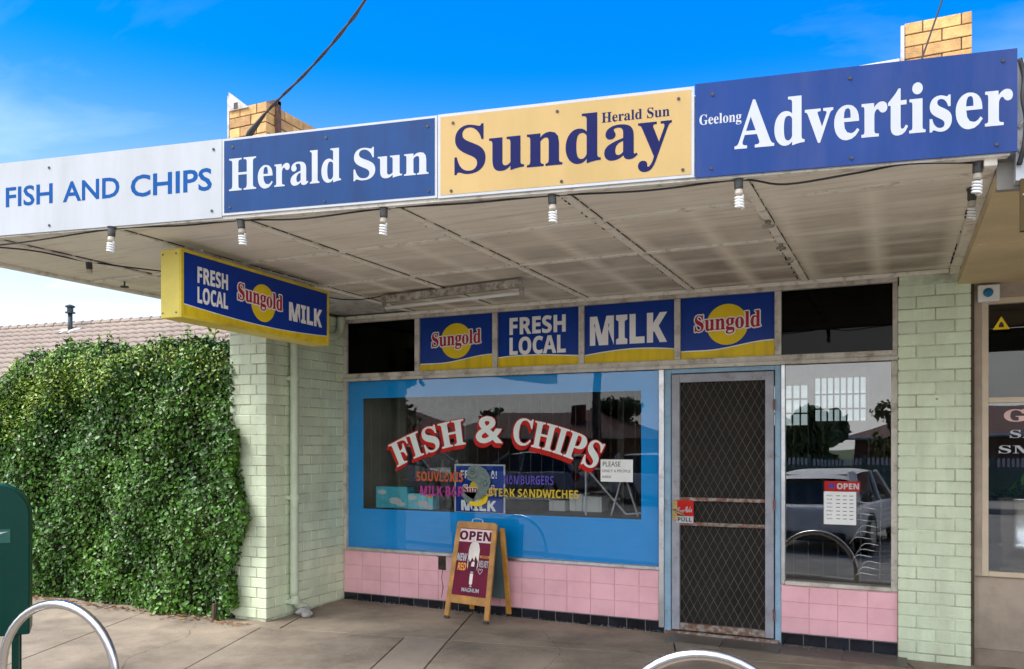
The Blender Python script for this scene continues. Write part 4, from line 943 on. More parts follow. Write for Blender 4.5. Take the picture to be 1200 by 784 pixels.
# ------------------------------------------------------------------ A-frame board
ab = thing('sandwich_board', (-3.27, -.24, .03), 'orange timber A-frame board with maroon ice cream poster headed OPEN', 'sandwich board')
p0, p1 = Vector((-3.515, -.33, gz(-3.5, -.33))), Vector((-3.055, -.395, gz(-3.05, -.4)))
ex = Vector((p1.x - p0.x, p1.y - p0.y, 0)).normalized(); bk = Vector((-ex.y, ex.x, 0))       # bk points to the wall
lean = .17; upv = (Vector((0, 0, 1)) * .82 + bk * lean).normalized()
fa = Frame(p0, ex, upv); Wb = (p1 - p0).length; Hb = .835
def slab_uv(fr, poly, m, name, parent, d0, d1, bv=.003): return MB().extr(poly, fr, d0, d1).obj(name, m, parent, bevel=bv)
def rect(u0, u1, v0, v1): return [(u0, v0), (u1, v0), (u1, v1), (u0, v1)]
tp = .022   # legs draw in slightly to the top
slab_uv(fa, [(0, .02), (.048, .02), (.048 + tp, Hb - .06), (tp, Hb - .06)], wood_m, 'leg', ab, -.022, 0)
slab_uv(fa, [(Wb - .048, .02), (Wb, .02), (Wb - tp, Hb - .06), (Wb - .048 - tp, Hb - .06)], wood_m, 'leg', ab, -.022, 0)
for u in (.004, Wb - .052): slab_uv(fa, rect(u, u + .048, 0, .02), screw_m, 'rubber_foot', ab, -.024, .002)
slab_uv(fa, [(tp, Hb - .06), (Wb - tp, Hb - .06), (Wb - tp, Hb - .02), (Wb - tp - .01, Hb - .005), (Wb - tp - .03, Hb), (tp + .03, Hb), (tp + .01, Hb - .005), (tp, Hb - .02)], wood_m, 'top_rail', ab, -.022, 0)
slab_uv(fa, rect(.046, Wb - .046, .135, .205), wood_m, 'bottom_rail', ab, -.021, -.001)
pu0, pu1, pv0, pv1 = .052, Wb - .052, .205, Hb - .06
slab_uv(fa, rect(pu0, pu1, pv0, pv1), maroon, 'poster', ab, -.016, -.006, 0)
fp = Frame(fa(0, 0, -.006), ex, upv)
plate('open_band', fp, (pu0 + .004, pu1 - .004, pv1 - .115, pv1 - .004), poster_pink, .0004, .001, ab)
text(bold('OPEN'), fp, (pu0 + .015, pu1 - .015, pv1 - .10, pv1 - .02), dark_text, ab, off=.02, w=.002)
mu = (pu0 + pu1) / 2 + .005
q = MB(); q.extr([(mu - .022, .50)] + circle(mu, .60, .056, .085, 24, math.pi, 0) + [(mu + .056, .50), (mu + .045, .455), (mu, .43), (mu - .045, .455), (mu - .056, .50)][::1], fp, .0006, .001)
MB().extr([(mu + .056 * c, .54 + s) for c, s in ((-1, -.08), (-.8, -.115), (0, -.14), (.8, -.115), (1, -.08), (1, .06), (.8, .10), (.35, .135), (0, .145), (-.35, .135), (-.8, .10), (-1, .06))], fp, .0006, .001).obj('ice_cream', teal_ice, ab)
MB().extr([(mu - .045, .425), (mu - .02, .41), (mu + .02, .41), (mu + .045, .425), (mu + .05, .50), (mu + .02, .545), (mu + .012, .50), (mu - .012, .53), (mu - .03, .49), (mu - .05, .52)], fp, .0014, .0018).obj('chocolate', dark_text, ab)
MB().extr([(mu - .015, .455), (mu + .018, .455), (mu + .02, .49), (mu + .004, .50), (mu - .012, .485)], fp, .0020, .0024).obj('swirl', teal_ice, ab)
MB().extr([(mu - .016, .31), (mu - .008, .30), (mu + .008, .30), (mu + .016, .31), (mu + .016, .395), (mu - .016, .395)], fp, .0006, .001).obj('stick', teal_ice, ab)
q = MB(); stroke(q, fp, [(mu - .004, .68), (mu + .002, .71), (mu - .002, pv1 - .118)], .005, .0012); q.obj('drip', teal_ice, ab)
text(bold('NEW'), fp, (pu0 + .012, mu - .065, .495, .560), ink_white, ab, off=.02, w=.002, slant=.15)
text(bold('RED'), fp, (pu0 + .03, mu - .065, .415, .480), orange_ink, ab, off=.02, w=.002, slant=.15)
text('MAGNUM', fp, (mu + .065, pu1 - .012, .530, .555), orange_ink, ab, off=.01, w=.002, slant=.15)
text(bold('VELVET'), fp, (mu + .065, pu1 - .014, .455, .510), ink_white, ab, off=.005, w=.002, slant=.15)
q = MB(); hu, hv = mu + .085, .395; stroke(q, fp, [(hu, hv), (hu - .024, hv + .03), (hu - .018, hv + .044), (hu - .006, hv + .042), (hu, hv + .032), (hu + .006, hv + .042), (hu + .018, hv + .044), (hu + .024, hv + .03), (hu, hv)], .0025, .001); q.obj('heart', ink_white, ab)
text('MAGNUM', fp, (mu - .085, mu + .095, .238, .272), ink_white, ab, off=.02, w=.002)
MB().extr(circle(mu + .003, .288, .012, .008, 10), fp, .0008, .0012).obj('emblem', ink_white, ab)
MB().tube(smooth_path([fa(Wb / 2 - .055, Hb - .01, -.01), fa(Wb / 2 - .05, Hb + .02, -.01), fa(Wb / 2, Hb + .028, -.01), fa(Wb / 2 + .05, Hb + .02, -.01), fa(Wb / 2 + .055, Hb - .01, -.01)], 4), .004, 6).obj('handle', steel, ab, smooth=True)
# rear leaf
top_mid = fa(0, Hb - .03, -.03); q0 = Vector((p0.x + bk.x * .30 + ex.x * .06, p0.y + bk.y * .30 + ex.y * .06, gz(-3.4, -.05) + .005)); up2 = (top_mid + ex * .06 - q0).normalized()
fb = Frame(q0, ex, up2); Hr = (top_mid + ex * .06 - q0).length - .01
slab_uv(fb, rect(0, .045, .02, Hr), wood_m, 'rear_leg', ab, -.02, 0); slab_uv(fb, rect(Wb - .075, Wb - .03, .02, Hr), wood_m, 'rear_leg', ab, -.02, 0)
slab_uv(fb, rect(.045, Wb - .075, .15, Hr - .03), M_('rear_panel_grey', (.10, .16, .17), .3, .1), 'rear_panel', ab, -.014, -.006, 0)

# ------------------------------------------------------------------ bicycle hoops
def hoop(cx, cy, ztop, lab):
    t = thing('bicycle_hoop', (cx, cy, gz(cx, cy)), lab, 'bike hoop', 'stainless steel bicycle hoops at the kerb')
    r = .40; z0 = gz(cx, cy); pts = []
    ux, uy = U.x, U.y
    for k in range(25):
        a = math.pi * k / 24; pts.append((cx - ux * r * math.cos(a), cy - uy * r * math.cos(a), ztop - r + r * math.sin(a)))
    pts = [(pts[0][0], pts[0][1], z0 - .02)] + pts + [(pts[-1][0], pts[-1][1], z0 - .02)]
    MB().tube(pts, .0255, 16).obj('rail', steel, t, smooth=True)
    for p in (pts[0], pts[-1]): MB().lathe([(0, 0), (.06, 0), (.06, .006), (.03, .012), (0, .012)], (p[0], p[1], z0 + .004), 20).obj('base_flange', steel, t)
hoop(-.77, -2.80, .57, 'steel bicycle hoop in front of the shop door'); hoop(-4.43, -3.24, .57, 'steel bicycle hoop beside the green street box')
# green street box
gb = thing('street_box', (-5.5, -3.1, gz(-5.2, -3.1)), 'dark green street posting box with rounded top at the left edge', 'post box')
Wg, r = .54, .20; poly = [(-Wg / 2, .30), (Wg / 2, .30), (Wg / 2, 1.25 - r)] + circle(Wg / 2 - r, 1.25 - r, r, n=10, a0=0, a1=math.pi / 2) + circle(-Wg / 2 + r, 1.25 - r, r, n=10, a0=math.pi / 2, a1=math.pi) + [(-Wg / 2, 1.25 - r)]
pl_ = []
for p in poly:
    if not pl_ or (abs(p[0] - pl_[-1][0]) + abs(p[1] - pl_[-1][1])) > 1e-4: pl_.append(p)
fg = Frame((-5.137, -3.252, 0), (.62, .785, 0), (0, 0, 1))
MB().extr(pl_, fg, -.26, 0).obj('body', green_m, gb, bevel=.006)
for u in (-Wg / 2 + .06, Wg / 2 - .10):
    for d in (-.24, -.06): MB().extr(rect(u, u + .04, -.15, .30), fg, d, d + .03).obj('leg', green_m, gb)
plate('label', fg, (-.10, .165, .885, .970), M_('label_teal', (.03, .12, .095), .4, spec=.2), .001, .002, gb)
MB().extr([(.03, .915), (.11, .94), (.155, .955), (.09, .952), (-.02, .93)], fg, .0022, .003).obj('swoosh', ink_white, gb)

# ------------------------------------------------------------------ hedge
rng = np.random.default_rng(3)
def leaves(P, Nrm, size, spread=.7, curl=.25, aspect=.62):
    """P points, Nrm outward normals -> mesh arrays of folded six-point leaves"""
    n = len(P); nn = Nrm + rng.normal(0, spread, (n, 3)); nn /= np.linalg.norm(nn, axis=1)[:, None]
    a = np.cross(nn, rng.normal(0, 1, (n, 3))); a /= np.linalg.norm(a, axis=1)[:, None]; b = np.cross(nn, a)
    s = (size * (.5 + .95 * rng.random(n) ** 1.6))[:, None]
    tip = P + a * s; base = P - a * s; 
    l1 = P + a * s * .35 + b * s * aspect + nn * s * curl; l2 = P - a * s * .45 + b * s * aspect * .8 + nn * s * curl
    r1 = P + a * s * .35 - b * s * aspect + nn * s * curl; r2 = P - a * s * .45 - b * s * aspect * .8 + nn * s * curl
    V = np.stack([base, r2, r1, tip, l1, l2], 1).reshape(-1, 3)
    i = np.arange(n)[:, None] * 6; F_ = np.concatenate([i + np.array([[0, 1, 2, 3]]), i + np.array([[0, 3, 4, 5]])], 0)
    return V, F_
def np_mesh(name, V, F_, m):
    me = bpy.data.meshes.new(name); me.vertices.add(len(V)); me.vertices.foreach_set('co', V.astype(np.float32).ravel())
    k = F_.shape[1]; me.loops.add(F_.size); me.loops.foreach_set('vertex_index', F_.ravel().astype(np.int32)); me.polygons.add(len(F_))
    me.polygons.foreach_set('loop_start', np.arange(0, F_.size, k, dtype=np.int32)); me.update(calc_edges=True); me.materials.append(m); return me
def lump(x, z): return .05 * np.sin(x * 3.1 + z * 1.3) + .04 * np.sin(x * 7.3 - z * 4.1 + 1) + .035 * np.sin(z * 6.7 + x * 2.2 + 2) + .02 * np.sin(x * 17 + z * 13)
def htop(x): return 2.40 + .04 * np.clip((-6.5 - x), 0, 1) - .45 * np.clip((-7.85 - x) / .7, 0, 1) ** 1.3 - .22 * np.clip((x + 5.6) / .5, 0, 1) ** 2 * .25 + .035 * np.sin(x * 5) + .03 * np.sin(x * 11 + 1)
HX0, HX1, HY = -10.0, -5.13, -1.18
hd = thing('hedge', (-7, -.7, 0), 'tall dense clipped green hedge growing against the left wing wall', 'hedge')
n = 88000; x = rng.uniform(HX0, HX1 + .0, n); z = rng.uniform(.0, 1, n); top = htop(x); zz = .03 + z * (top - .03)
rnd = np.clip((zz - top + .22) / .22, 0, 1) ** 2 * .20                    # shoulder rounding
dep = np.abs(rng.normal(0, .07, n))
# the hedge swells round the pier low down
y = HY - lump(x, zz) * .9 + rnd + dep
bulge = np.clip(1 - np.abs(zz - .95) / .75, 0, 1) * .17
x = x + np.clip((x - (HX1 - .5)) / .5, 0, 1) * bulge
y = y - np.clip((x - (HX1 - .35)) / .35, 0, 1) * .02
keep = rng.random(n) < np.clip(.80 + .35 * np.sin(x * 9 + zz * 7) * np.sin(zz * 11 - x * 5), .35, 1)
P = np.stack([x, y, zz], 1)[keep]; Nr = np.tile(np.array([[0, -1, .35]]), (len(P), 1))
V, F_ = leaves(P, Nr, .0195, .60, curl=.18)
o = link('foliage', np_mesh('foliage', V, F_, leaf_m), hd)
# end cap hanging round onto the pier face
n = 3800; zc_ = rng.uniform(.12, 1.65, n); x = rng.uniform(0, 1, n) ** 1.4; P = np.stack([-5.2 + x * (.10 + .16 * np.clip(1 - np.abs(zc_ - .95) / .72, 0, 1) + .05 * np.sin(zc_ * 9)), -1.12 - rng.uniform(0, .09, n), zc_], 1)
V, F_ = leaves(P, np.tile(np.array([[.3, -1, .2]]), (n, 1)), .021, .6); link('foliage', np_mesh('foliage', V, F_, leaf_m), hd)
# top surface
n = 13000; x = rng.uniform(HX0, HX1, n); y = rng.uniform(HY + .15, .1, n); P = np.stack([x, y, htop(x) + rng.normal(0, .03, n)], 1)
V, F_ = leaves(P, np.tile(np.array([[0, -.2, 1.]]), (n, 1)), .020, .6); link('foliage', np_mesh('foliage', V, F_, leaf_m), hd)
# fresh yellow-green growth: thick on the left shoulder, sprigs along the top
Pn = []; 
n = 11000; x = rng.uniform(HX0, HX1, n); zt = htop(x); zz = zt - np.abs(rng.normal(0, .15, n)) - .45 * rng.random(n) * np.clip((-6.2 - x) / 1.2, 0, 1.8); pr = np.clip((-5.5 - x) / 1.8, .25, 1) * .85
k = rng.random(n) < pr; rn = np.clip((zz - zt + .22) / .22, 0, 1) ** 2 * .20
Pn.append(np.stack([x, HY - lump(x, zz) * .9 + rn - .02 - np.abs(rng.normal(0, .02, n)), zz], 1)[k])
tw = MB()
for i in range(58):
    x0 = rng.uniform(-8.2, -5.3); z0 = float(htop(np.array([x0]))[0]) - .04; h = rng.uniform(.05, .17) * (1.25 if x0 > -7 else .8); yy = HY + rng.uniform(.15, .4)
    lx = rng.normal(0, .03); tw.tube([(x0, yy, z0), (x0 + lx, yy, z0 + h)], .002, 4)
    m_ = int(h * 110) + 3; t = rng.uniform(0, 1, m_); Pn.append(np.stack([x0 + lx * t + rng.normal(0, .012, m_), yy + rng.normal(0, .012, m_), z0 + h * t], 1))
Pn = np.concatenate(Pn); V, F_ = leaves(Pn, np.tile(np.array([[0, -.7, .6]]), (len(Pn), 1)), .0165, .7, aspect=.5); link('new_growth', np_mesh('new_growth', V, F_, leaf_new), hd)
tw.obj('sprig', twig_m, hd)
# dark twiggy core
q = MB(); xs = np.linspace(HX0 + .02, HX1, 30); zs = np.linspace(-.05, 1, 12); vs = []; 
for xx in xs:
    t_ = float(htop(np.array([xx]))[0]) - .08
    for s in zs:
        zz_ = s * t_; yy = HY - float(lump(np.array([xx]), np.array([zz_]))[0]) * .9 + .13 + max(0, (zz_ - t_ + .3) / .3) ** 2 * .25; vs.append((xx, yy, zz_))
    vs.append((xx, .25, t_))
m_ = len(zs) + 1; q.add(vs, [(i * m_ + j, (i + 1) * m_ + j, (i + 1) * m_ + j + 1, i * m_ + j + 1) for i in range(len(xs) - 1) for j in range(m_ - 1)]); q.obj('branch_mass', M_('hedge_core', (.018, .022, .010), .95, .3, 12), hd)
for x0 in np.arange(-8.2, -5.1, .42): MB().tube([(x0, -.98, -.03), (x0 + .03, -1.0, .35), (x0 - .02, -.95, .9)], [.016, .013, .009], 6).obj('stem', twig_m, hd)
MB().tube([(-5.24, -1.22, .0), (-5.24, -1.21, .15)], .02, 6).obj('stem', twig_m, hd)

# ------------------------------------------------------------------ house behind the hedge
hs2 = thing('tiled_house', (-20, 9, 0), 'house behind the hedge with long brown tiled roof and black flue', 'house')
rd = Vector((.9952, .0975, 0)); rn_ = Vector((.0975, -.9952, 0))            # along the ridge, and down the slope
Rg = Vector((-34, 11.97, 5.6)); LR = 23.0; drop, run_ = 3.05, 5.4; sl2 = (rn_ * run_ + Vector((0, 0, -drop))); Ls = sl2.length; sd2 = sl2 / Ls; nm = rd.cross(sd2); nm = nm if nm.z > 0 else -nm
tw_, th_ = .36, .40; nt_ = int(LR / tw_); rows_ = int(Ls / th_)
px_ = np.array([0, .2, .45, .6, .8, .95]); pz_ = np.array([0, .028, .036, .022, -.005, -.008])
us = np.concatenate([(k + px_) * tw_ for k in range(nt_)]); uz = np.tile(pz_, nt_)
Vt = []; Ft = []; b = 0; nu = len(us)
for r in range(rows_):
    for e, lift in ((0, .0), (th_ + .03, .065)):
        s = r * th_ + e
        Vt.append(np.array(Rg)[None] + us[:, None] * np.array(rd)[None] + s * np.array(sd2)[None] + (uz + lift)[:, None] * np.array(nm)[None])
    # lip
    Vt.append(Vt[-1] - .065 * np.array(nm)[None])
    i = np.arange(nu - 1)
    for k in (0, 1): Ft.append(np.stack([b + k * nu + i, b + k * nu + i + 1, b + (k + 1) * nu + i + 1, b + (k + 1) * nu + i], 1))
    b += 3 * nu
roof = link('roof', np_mesh('roof_tiles', np.concatenate(Vt), np.concatenate(Ft), rooftile_m), hs2)
q = MB()
for k in range(int(LR / .42)):
    a = Rg + rd * (k * .42) + Vector((0, 0, .02)); bq = a + rd * .43 + Vector((0, 0, .018)); q.tube([a, bq], [.10, .115], 8)
q.obj('ridge_tiles', rooftile_m, roof)
q = MB().tube([Rg + Vector((0, -.10, -.07)), Rg + rd * LR + Vector((0, -.10, -.07))], .05, 6); q.obj('ridge_mortar', ridge_m, roof)
eave = Rg + sl2; back = Rg - rn_ * run_ + Vector((0, 0, -drop))
MB().add([Rg, Rg + rd * LR, back + rd * LR, back], [(0, 1, 2, 3)]).obj('rear_roof', rooftile_m, hs2)
MB().tube([eave + Vector((0, -.02, -.05)), eave + rd * LR + Vector((0, -.02, -.05))], .07, 8).obj('gutter', M_('red_gutter', (.40, .06, .03), .5), hs2)
wp = eave - rn_ * .5; wall = MB().prism([(wp.x, wp.y), ((wp + rd * (LR - .4)).x, (wp + rd * (LR - .4)).y), ((back + rd * (LR - .4)).x, (back + rd * (LR - .4)).y - .6), (back.x, back.y - .6)], -.3, 2.55).obj('wall', redbrick_m, hs2)
MB().add([Rg + rd * LR, eave + rd * LR, back + rd * LR], [(0, 1, 2)]).obj('gable', redbrick_m, hs2)
fp0 = Rg + rd * 8.75 + sd2 * .55
MB().tube([fp0 - Vector((0, 0, .2)), fp0 + Vector((0, 0, .62))], .075, 12).obj('flue', flue_m, hs2, smooth=True)
MB().lathe([(0, .0), (.16, 0), (.16, .04), (.10, .05), (.10, .18), (.16, .21), (.16, .24), (.05, .29), (0, .29)], tuple(fp0 + Vector((0, 0, .60))), 14).obj('flue_cowl', flue_m, hs2)
q = MB(); c4 = fp0 + nm * .06; q.add([c4 - rd * .45 + sd2 * .3, c4 + rd * .45 + sd2 * .3, c4 + rd * .45 - sd2 * .3, c4 - rd * .45 - sd2 * .3], [(0, 1, 2, 3)]); q.obj('flue_flashing', flash_m, hs2)

# ------------------------------------------------------------------ the far side of the street (seen in the window reflections)
def tree(x, y, h, cr, lab, m=leaf_dark, nleaf=5000, size=.16, z0=-.3, trunk=.16, flat=.8, cat='tree', grp='trees across the street'):
    t = thing('tree', (x, y, z0), lab, cat, grp)
    b = MB().tube([(x, y, z0), (x + .1, y, z0 + h * .35), (x, y + .1, z0 + h * .62)], [trunk, trunk * .75, trunk * .45], 8)
    cs = []
    for k in range(12):
        a = rng.uniform(0, 6.28); rr = cr * rng.uniform(.2, .85); c = np.array([x + rr * math.cos(a), y + rr * math.sin(a), z0 + rng.uniform(.22 + .1 * (k % 2), .86) * h]); cs.append(c)
        b.tube([(x, y, z0 + h * .45), tuple(c)], [trunk * .4, .02], 5)
    b.obj('trunk', twig_m, t)
    P = []
    for c in cs:
        d = rng.normal(0, 1, (nleaf // 12, 3)); d /= np.linalg.norm(d, axis=1)[:, None]; P.append(c + d * (cr * .46 * rng.uniform(.3, 1.12, len(d)))[:, None] * np.array([1, 1, flat]))
    P = np.concatenate(P); V, F_ = leaves(P, rng.normal(0, 1, P.shape), size, .5); link('crown', np_mesh('crown', V, F_, m), t); return t
tree(-15.9, -16.0, 7.6, 1.9, 'tall dark tree across the street, leftmost in the window reflection', nleaf=6000)
tree(-15.4, -41, 5.0, 1.5, 'round topped dark tree far across the street in the window reflection')
tree(-11.6, -21.5, 2.3, .95, 'small golden shrub in front of the far brick house', m=leaf_yel, nleaf=1800, size=.09, trunk=.05)
tree(-2.6, -22.5, 3.0, 1.1, 'bushy green tree behind the fence in the side window reflection', nleaf=3500, size=.2)
tree(.1, -24.0, 3.5, .9, 'sparse brownish tree at the right of the side window reflection', nleaf=900, size=.1, m=leaf_yel)
tree(-24, -44, 4.2, 2.0, 'low dark tree behind the far houses'); tree(-34, -38, 7, 3, 'broad dark tree at the far left behind the houses'); tree(10, -30, 6.5, 2.5, 'full green tree beyond the right end of the fence')
def house(u, n, L, D, hw, hr, wallm, roofm, lab, nwin=3):
    t = thing('house', tuple(S(u, n, -.3)), lab, 'house', 'houses across the street')
    P = lambda a, d, z: tuple(S(u + a, n + d, z))
    zb, ze, zr = -.3, hw, hr; e = .5
    MB().add([P(0, 0, zb), P(L, 0, zb), P(L, D, zb), P(0, D, zb), P(0, 0, ze), P(L, 0, ze), P(L, D, ze), P(0, D, ze)], [(0, 1, 5, 4), (1, 2, 6, 5), (2, 3, 7, 6), (3, 0, 4, 7)]).obj('wall', wallm, t)
    vs = [P(-e, -e, ze - .1), P(L + e, -e, ze - .1), P(L + e, D + e, ze - .1), P(-e, D + e, ze - .1), P(D * .45, D / 2, zr), P(L - D * .45, D / 2, zr)]
    rf = MB().add(vs, [(0, 1, 5, 4), (1, 2, 5), (2, 3, 4, 5), (3, 0, 4), (3, 2, 1, 0)]).obj('roof', roofm, t)
    MB().tube([vs[0], vs[1]], .07, 6).obj('gutter', edge_white, rf)
    MB().extr(rect(L * .7, L * .7 + .7, ze, zr + .25), Frame(S(u, n + D * .3, 0), (U.x, U.y, 0), (0, 0, 1)), -.6, 0).obj('chimney', wallm, rf)
    fh = Frame(S(u, n, 0), (U.x, U.y, 0), (0, 0, 1)); fh.n = -fh.n
    fh = Frame(S(u + L, n, 0), (-U.x, -U.y, 0), (0, 0, 1))          # faces the shop
    for k in range(nwin):
        a = L * (k + .5) / nwin - .8
        if k == nwin // 2: plate('door', fh, (a + .3, a + 1.2, -.1, 2.0), dark_room, .0, .04, t); continue
        fr_ = plate('window', fh, (a, a + 1.7, .6, 1.9), edge_white, .0, .06, t); 
        for p_ in range(2): plate('pane', fh, (a + .08 + p_ * .8, a + .80 + p_ * .8, .68, 1.82), car_glass, .062, .07, fr_)
    return t
house(-27, 30.0, 13, 7, 1.95, 3.5, redbrick_m, red_roof, 'low red brick house with dark red hipped roof across the street')
house(-1.0, 24.5, 13, 7, 1.9, 3.1, redbrick_m, red_roof, 'red roofed brick house behind the picket fence, right in the reflections')
house(-44, 31, 13, 8, 2.5, 4.4, M_('cream_render', (.4, .36, .3), .8), red_roof, 'cream house at the far left across the street')
# fence with pale pickets over green boards
fn_ = thing('fence', tuple(S(4, 17.6, -.1)), 'green board fence topped with pale pickets across the street', 'fence')
ffn = Frame(S(16, 17.6, 0), (-U.x, -U.y, 0), (0, 0, 1))
plate('lower_boards', ffn, (0, 20.0, -.15, .85), fence_green, 0, .03, fn_)
pk = None
for k in range(166):
    if k % 14 == 0: MB().extr(rect(k * .12, k * .12 + .10, -.15, 1.15), ffn, -.04, .06).obj('post', fence_green, fn_); continue
    MB().extr([(k * .12, .86), (k * .12 + .07, .86), (k * .12 + .07, 1.06), (k * .12 + .035, 1.10), (k * .12, 1.06)], ffn, .0, .02).obj('picket', edge_white, fn_)
# power pole
pl2 = thing('power_pole', tuple(S(-7.3, 15.6, -.1)), 'tall timber power pole with cross arm across the street', 'pole')
pp0 = S(-7.3, 15.6, -.3); MB().tube([pp0, pp0 + Vector((0, 0, 9.5))], [.17, .12], 12).obj('pole', timber_pole, pl2)
ca = pp0 + Vector((0, 0, 8.9)); MB().tube([ca - Vector((U.y, -U.x, 0)) * 1.1, ca + Vector((U.y, -U.x, 0)) * 1.1], .06, 6).obj('cross_arm', timber_pole, pl2)
for k, dz in enumerate((0, .05, -.1)):
    tag(MB().tube(smooth_path([S(-40, 15.6 + (k - 1) * .9, 8.6), S(-20, 15.6 + (k - 1) * .9, 8.0), S(-7.3, 15.6 + (k - 1) * .9, 8.95), S(15, 15.6 + (k - 1) * .9, 8.0), S(40, 15.6 + (k - 1) * .9, 8.8)], 6), .015, 5).obj('power_line', cable_m), ('street side', 'middle', 'house side')[k] + ' power line strung along the far side of the street', 'wire', 'power lines across the street')
tag(MB().tube(smooth_path([S(-7.3, 15.6, 7.8), S(-2.5, 14, 5.2), S(8, 8, 5.6)], 6), .015, 5).obj('power_line', cable_m), 'service wire sloping from the pole over the road', 'wire')
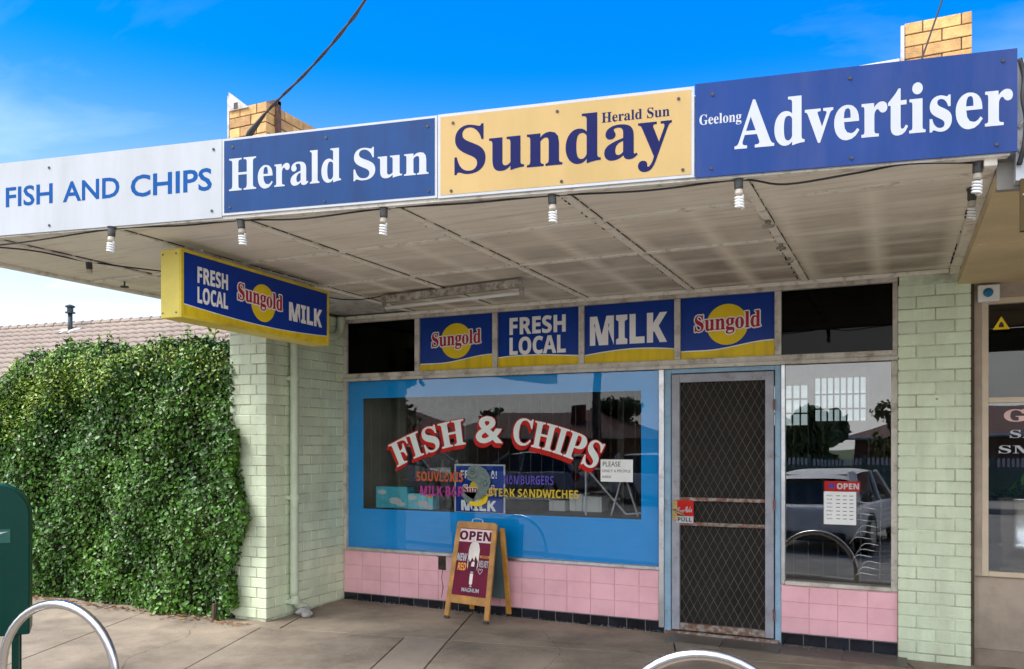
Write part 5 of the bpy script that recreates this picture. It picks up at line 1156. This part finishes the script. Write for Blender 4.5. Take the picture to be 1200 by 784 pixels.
# ---- cars
def car(u, n, head, L, Wd, H, paint, lab, suv=False, z0=-.21):
    """head: 0 = nose along +u; the body is lofted from cross-sections along its length"""
    t = thing('parked_car', tuple(S(u, n, z0)), lab, 'car', 'parked cars')
    cosh, sinh = math.cos(head), math.sin(head)
    def T(x, y, z): a = x * cosh - y * sinh; b = x * sinh + y * cosh; return tuple(S(u + a, n - b, z0 + z))
    hl, hw = L / 2, Wd / 2; belt = H * (.60 if suv else .60)
    st = [(-hl, .55, .30, belt * .86), (-hl + .06, .90, .22, belt * .97), (-hl + .35, 1, .20, belt), (-hl * .45, 1, .19, belt), (hl * .25, 1, .19, belt * .98), (hl * .48, .985, .19, belt * .93), (hl * .80, .95, .20, belt * .80), (hl - .10, .82, .24, belt * .70), (hl, .60, .32, belt * .52)]
    V_ = []; F2 = []
    for x, kw, zb, zt in st:
        w_ = hw * kw
        V_ += [(x, -w_ * .9, zb), (x, -w_, zb + .14), (x, -w_ * 1.0, (zb + zt) / 2 + .05), (x, -w_ * .93, zt - .03), (x, -w_ * .84, zt), (x, w_ * .84, zt), (x, w_ * .93, zt - .03), (x, w_, (zb + zt) / 2 + .05), (x, w_, zb + .14), (x, w_ * .9, zb)]
    for i in range(len(st) - 1):
        for k in range(10): F2.append((i * 10 + k, i * 10 + (k + 1) % 10, (i + 1) * 10 + (k + 1) % 10, (i + 1) * 10 + k))
    F2 += [tuple(range(10))[::-1], tuple(range((len(st) - 1) * 10, len(st) * 10))]
    MB().add([T(*v_) for v_ in V_], F2).obj('body', paint, t, smooth=True).modifiers.new('sub', 'SUBSURF').render_levels = 2
    # cabin: glass house plus roof skin
    b0, r0, r1, b1 = (-hl + .12, -hl + .42, hl * .12, hl * .50); wb, wr = hw * .86, hw * .70; zr = H - .05
    g_ = [(b0, wb, belt - .02), (r0, wr, zr - .05), (r1, wr, zr - .05), (b1, wb, belt * .93)]
    vv = [(x, -w_, z_) for x, w_, z_ in g_] + [(x, w_, z_) for x, w_, z_ in g_]
    MB().add([T(*v_) for v_ in vv], [(0, 1, 2, 3), (7, 6, 5, 4), (0, 4, 5, 1), (2, 6, 7, 3), (1, 5, 6, 2), (0, 3, 7, 4)]).obj('windows', car_glass, t)
    q = MB(); rz_ = [(r0 - .14, wr * .96, zr - .10), (r0 + .06, wr * 1.0, zr), ((r0 + r1) / 2, wr * 1.02, H), (r1 - .05, wr, zr), (r1 + .10, wr * .96, zr - .07)]
    vs = []
    for x, w_, z_ in rz_: vs += [(x, -w_ - .02, z_ - .06), (x, -w_ * .8, z_), (x, w_ * .8, z_), (x, w_ + .02, z_ - .06)]
    q.add([T(*v_) for v_ in vs], [(i * 4 + k, i * 4 + k + 1, (i + 1) * 4 + k + 1, (i + 1) * 4 + k) for i in range(4) for k in range(3)]); q.obj('roof', paint, t, smooth=True).modifiers.new('sub', 'SUBSURF').render_levels = 2
    for s_ in (-1, 1):
        for (xa, wa, za), (xb, wb_, zb_) in (((b0, wb, belt), (r0, wr, zr - .04)), ((b1, wb, belt * .94), (r1, wr, zr - .04)), ((-.15 * hl, wb * 1.0, belt), (-.15 * hl, wr * 1.01, zr - .02))):
            MB().tube([T(xa, s_ * wa, za), T(xb, s_ * wb_, zb_)], .075 if xa == b0 else .035, 8).obj('pillar', paint, t)
        MB().tube([T(b1 - .30, s_ * hw * .9, belt + .02), T(b1 - .30, s_ * (hw + .12), belt + .06)], [.03, .07], 8).obj('mirror', paint, t)
        plate_l = MB().extr(circle(0, 0, .11, .14, 16), Frame(T(-hl + .05, s_ * hw * .74, belt * .80), Vector(T(0, 1, 0)) - Vector(T(0, 0, 0)), (0, 0, 1)), -.08, .08); plate_l.obj('tail_light', tail_m, t)
        MB().extr(circle(0, 0, .15, .09, 16), Frame(T(hl - .12, s_ * hw * .62, belt * .62), Vector(T(0, 1, 0)) - Vector(T(0, 0, 0)), (0, 0, 1)), -.08, .08).obj('head_light', lamp_m, t)
        for x in (-hl * .62, hl * .64):
            wh = MB().tube([T(x, s_ * (hw - .22), .31), T(x, s_ * (hw + .005), .31)], .31, 20).obj('wheel', tyre_m, t); MB().tube([T(x, s_ * (hw - .02), .31), T(x, s_ * (hw + .012), .31)], .20, 16).obj('rim', steel, wh)
    fpz = Frame(T(-hl - .005, 0, .42), Vector(T(0, 1, 0)) - Vector(T(0, 0, 0)), (0, 0, 1))
    for d in (-1, 1): pass
    MB().extr(rect(-.19, .19, -.05, .06), fpz, -.02, .02).obj('number_plate', paper, t); MB().extr(rect(-hw * .7, hw * .7, -.22, -.08), fpz, -.03, .03).obj('bumper_vent', tyre_m, t)
    return t
# nose away from the shop: head so that +x (nose) points along +n (into the road)
car(2.75, 6.2, -math.pi / 2, 3.85, 1.62, 1.33, car_white, 'white hatchback parked tail to the kerb beside the camera')
car(-13.3, 13.3, 0, 4.6, 1.85, 1.72, car_white, 'white wagon parked across the street, left in the window reflection', True)
car(-8.6, 13.3, math.pi, 4.5, 1.8, 1.5, car_silver, 'silver car parked across the street in front of the brick house')
car(-3.2, 13.3, 0, 4.3, 1.75, 1.48, car_white, 'white car parked across the street, rightmost of the row in the big window reflection')
car(14.5, 13.2, 0, 4.4, 1.8, 1.5, car_silver, 'silver car parked across the street by the picket fence')
print('tris', sum(len(o.data.polygons) for o in bpy.data.objects if o.type == 'MESH'), 'objs', len(bpy.data.objects))
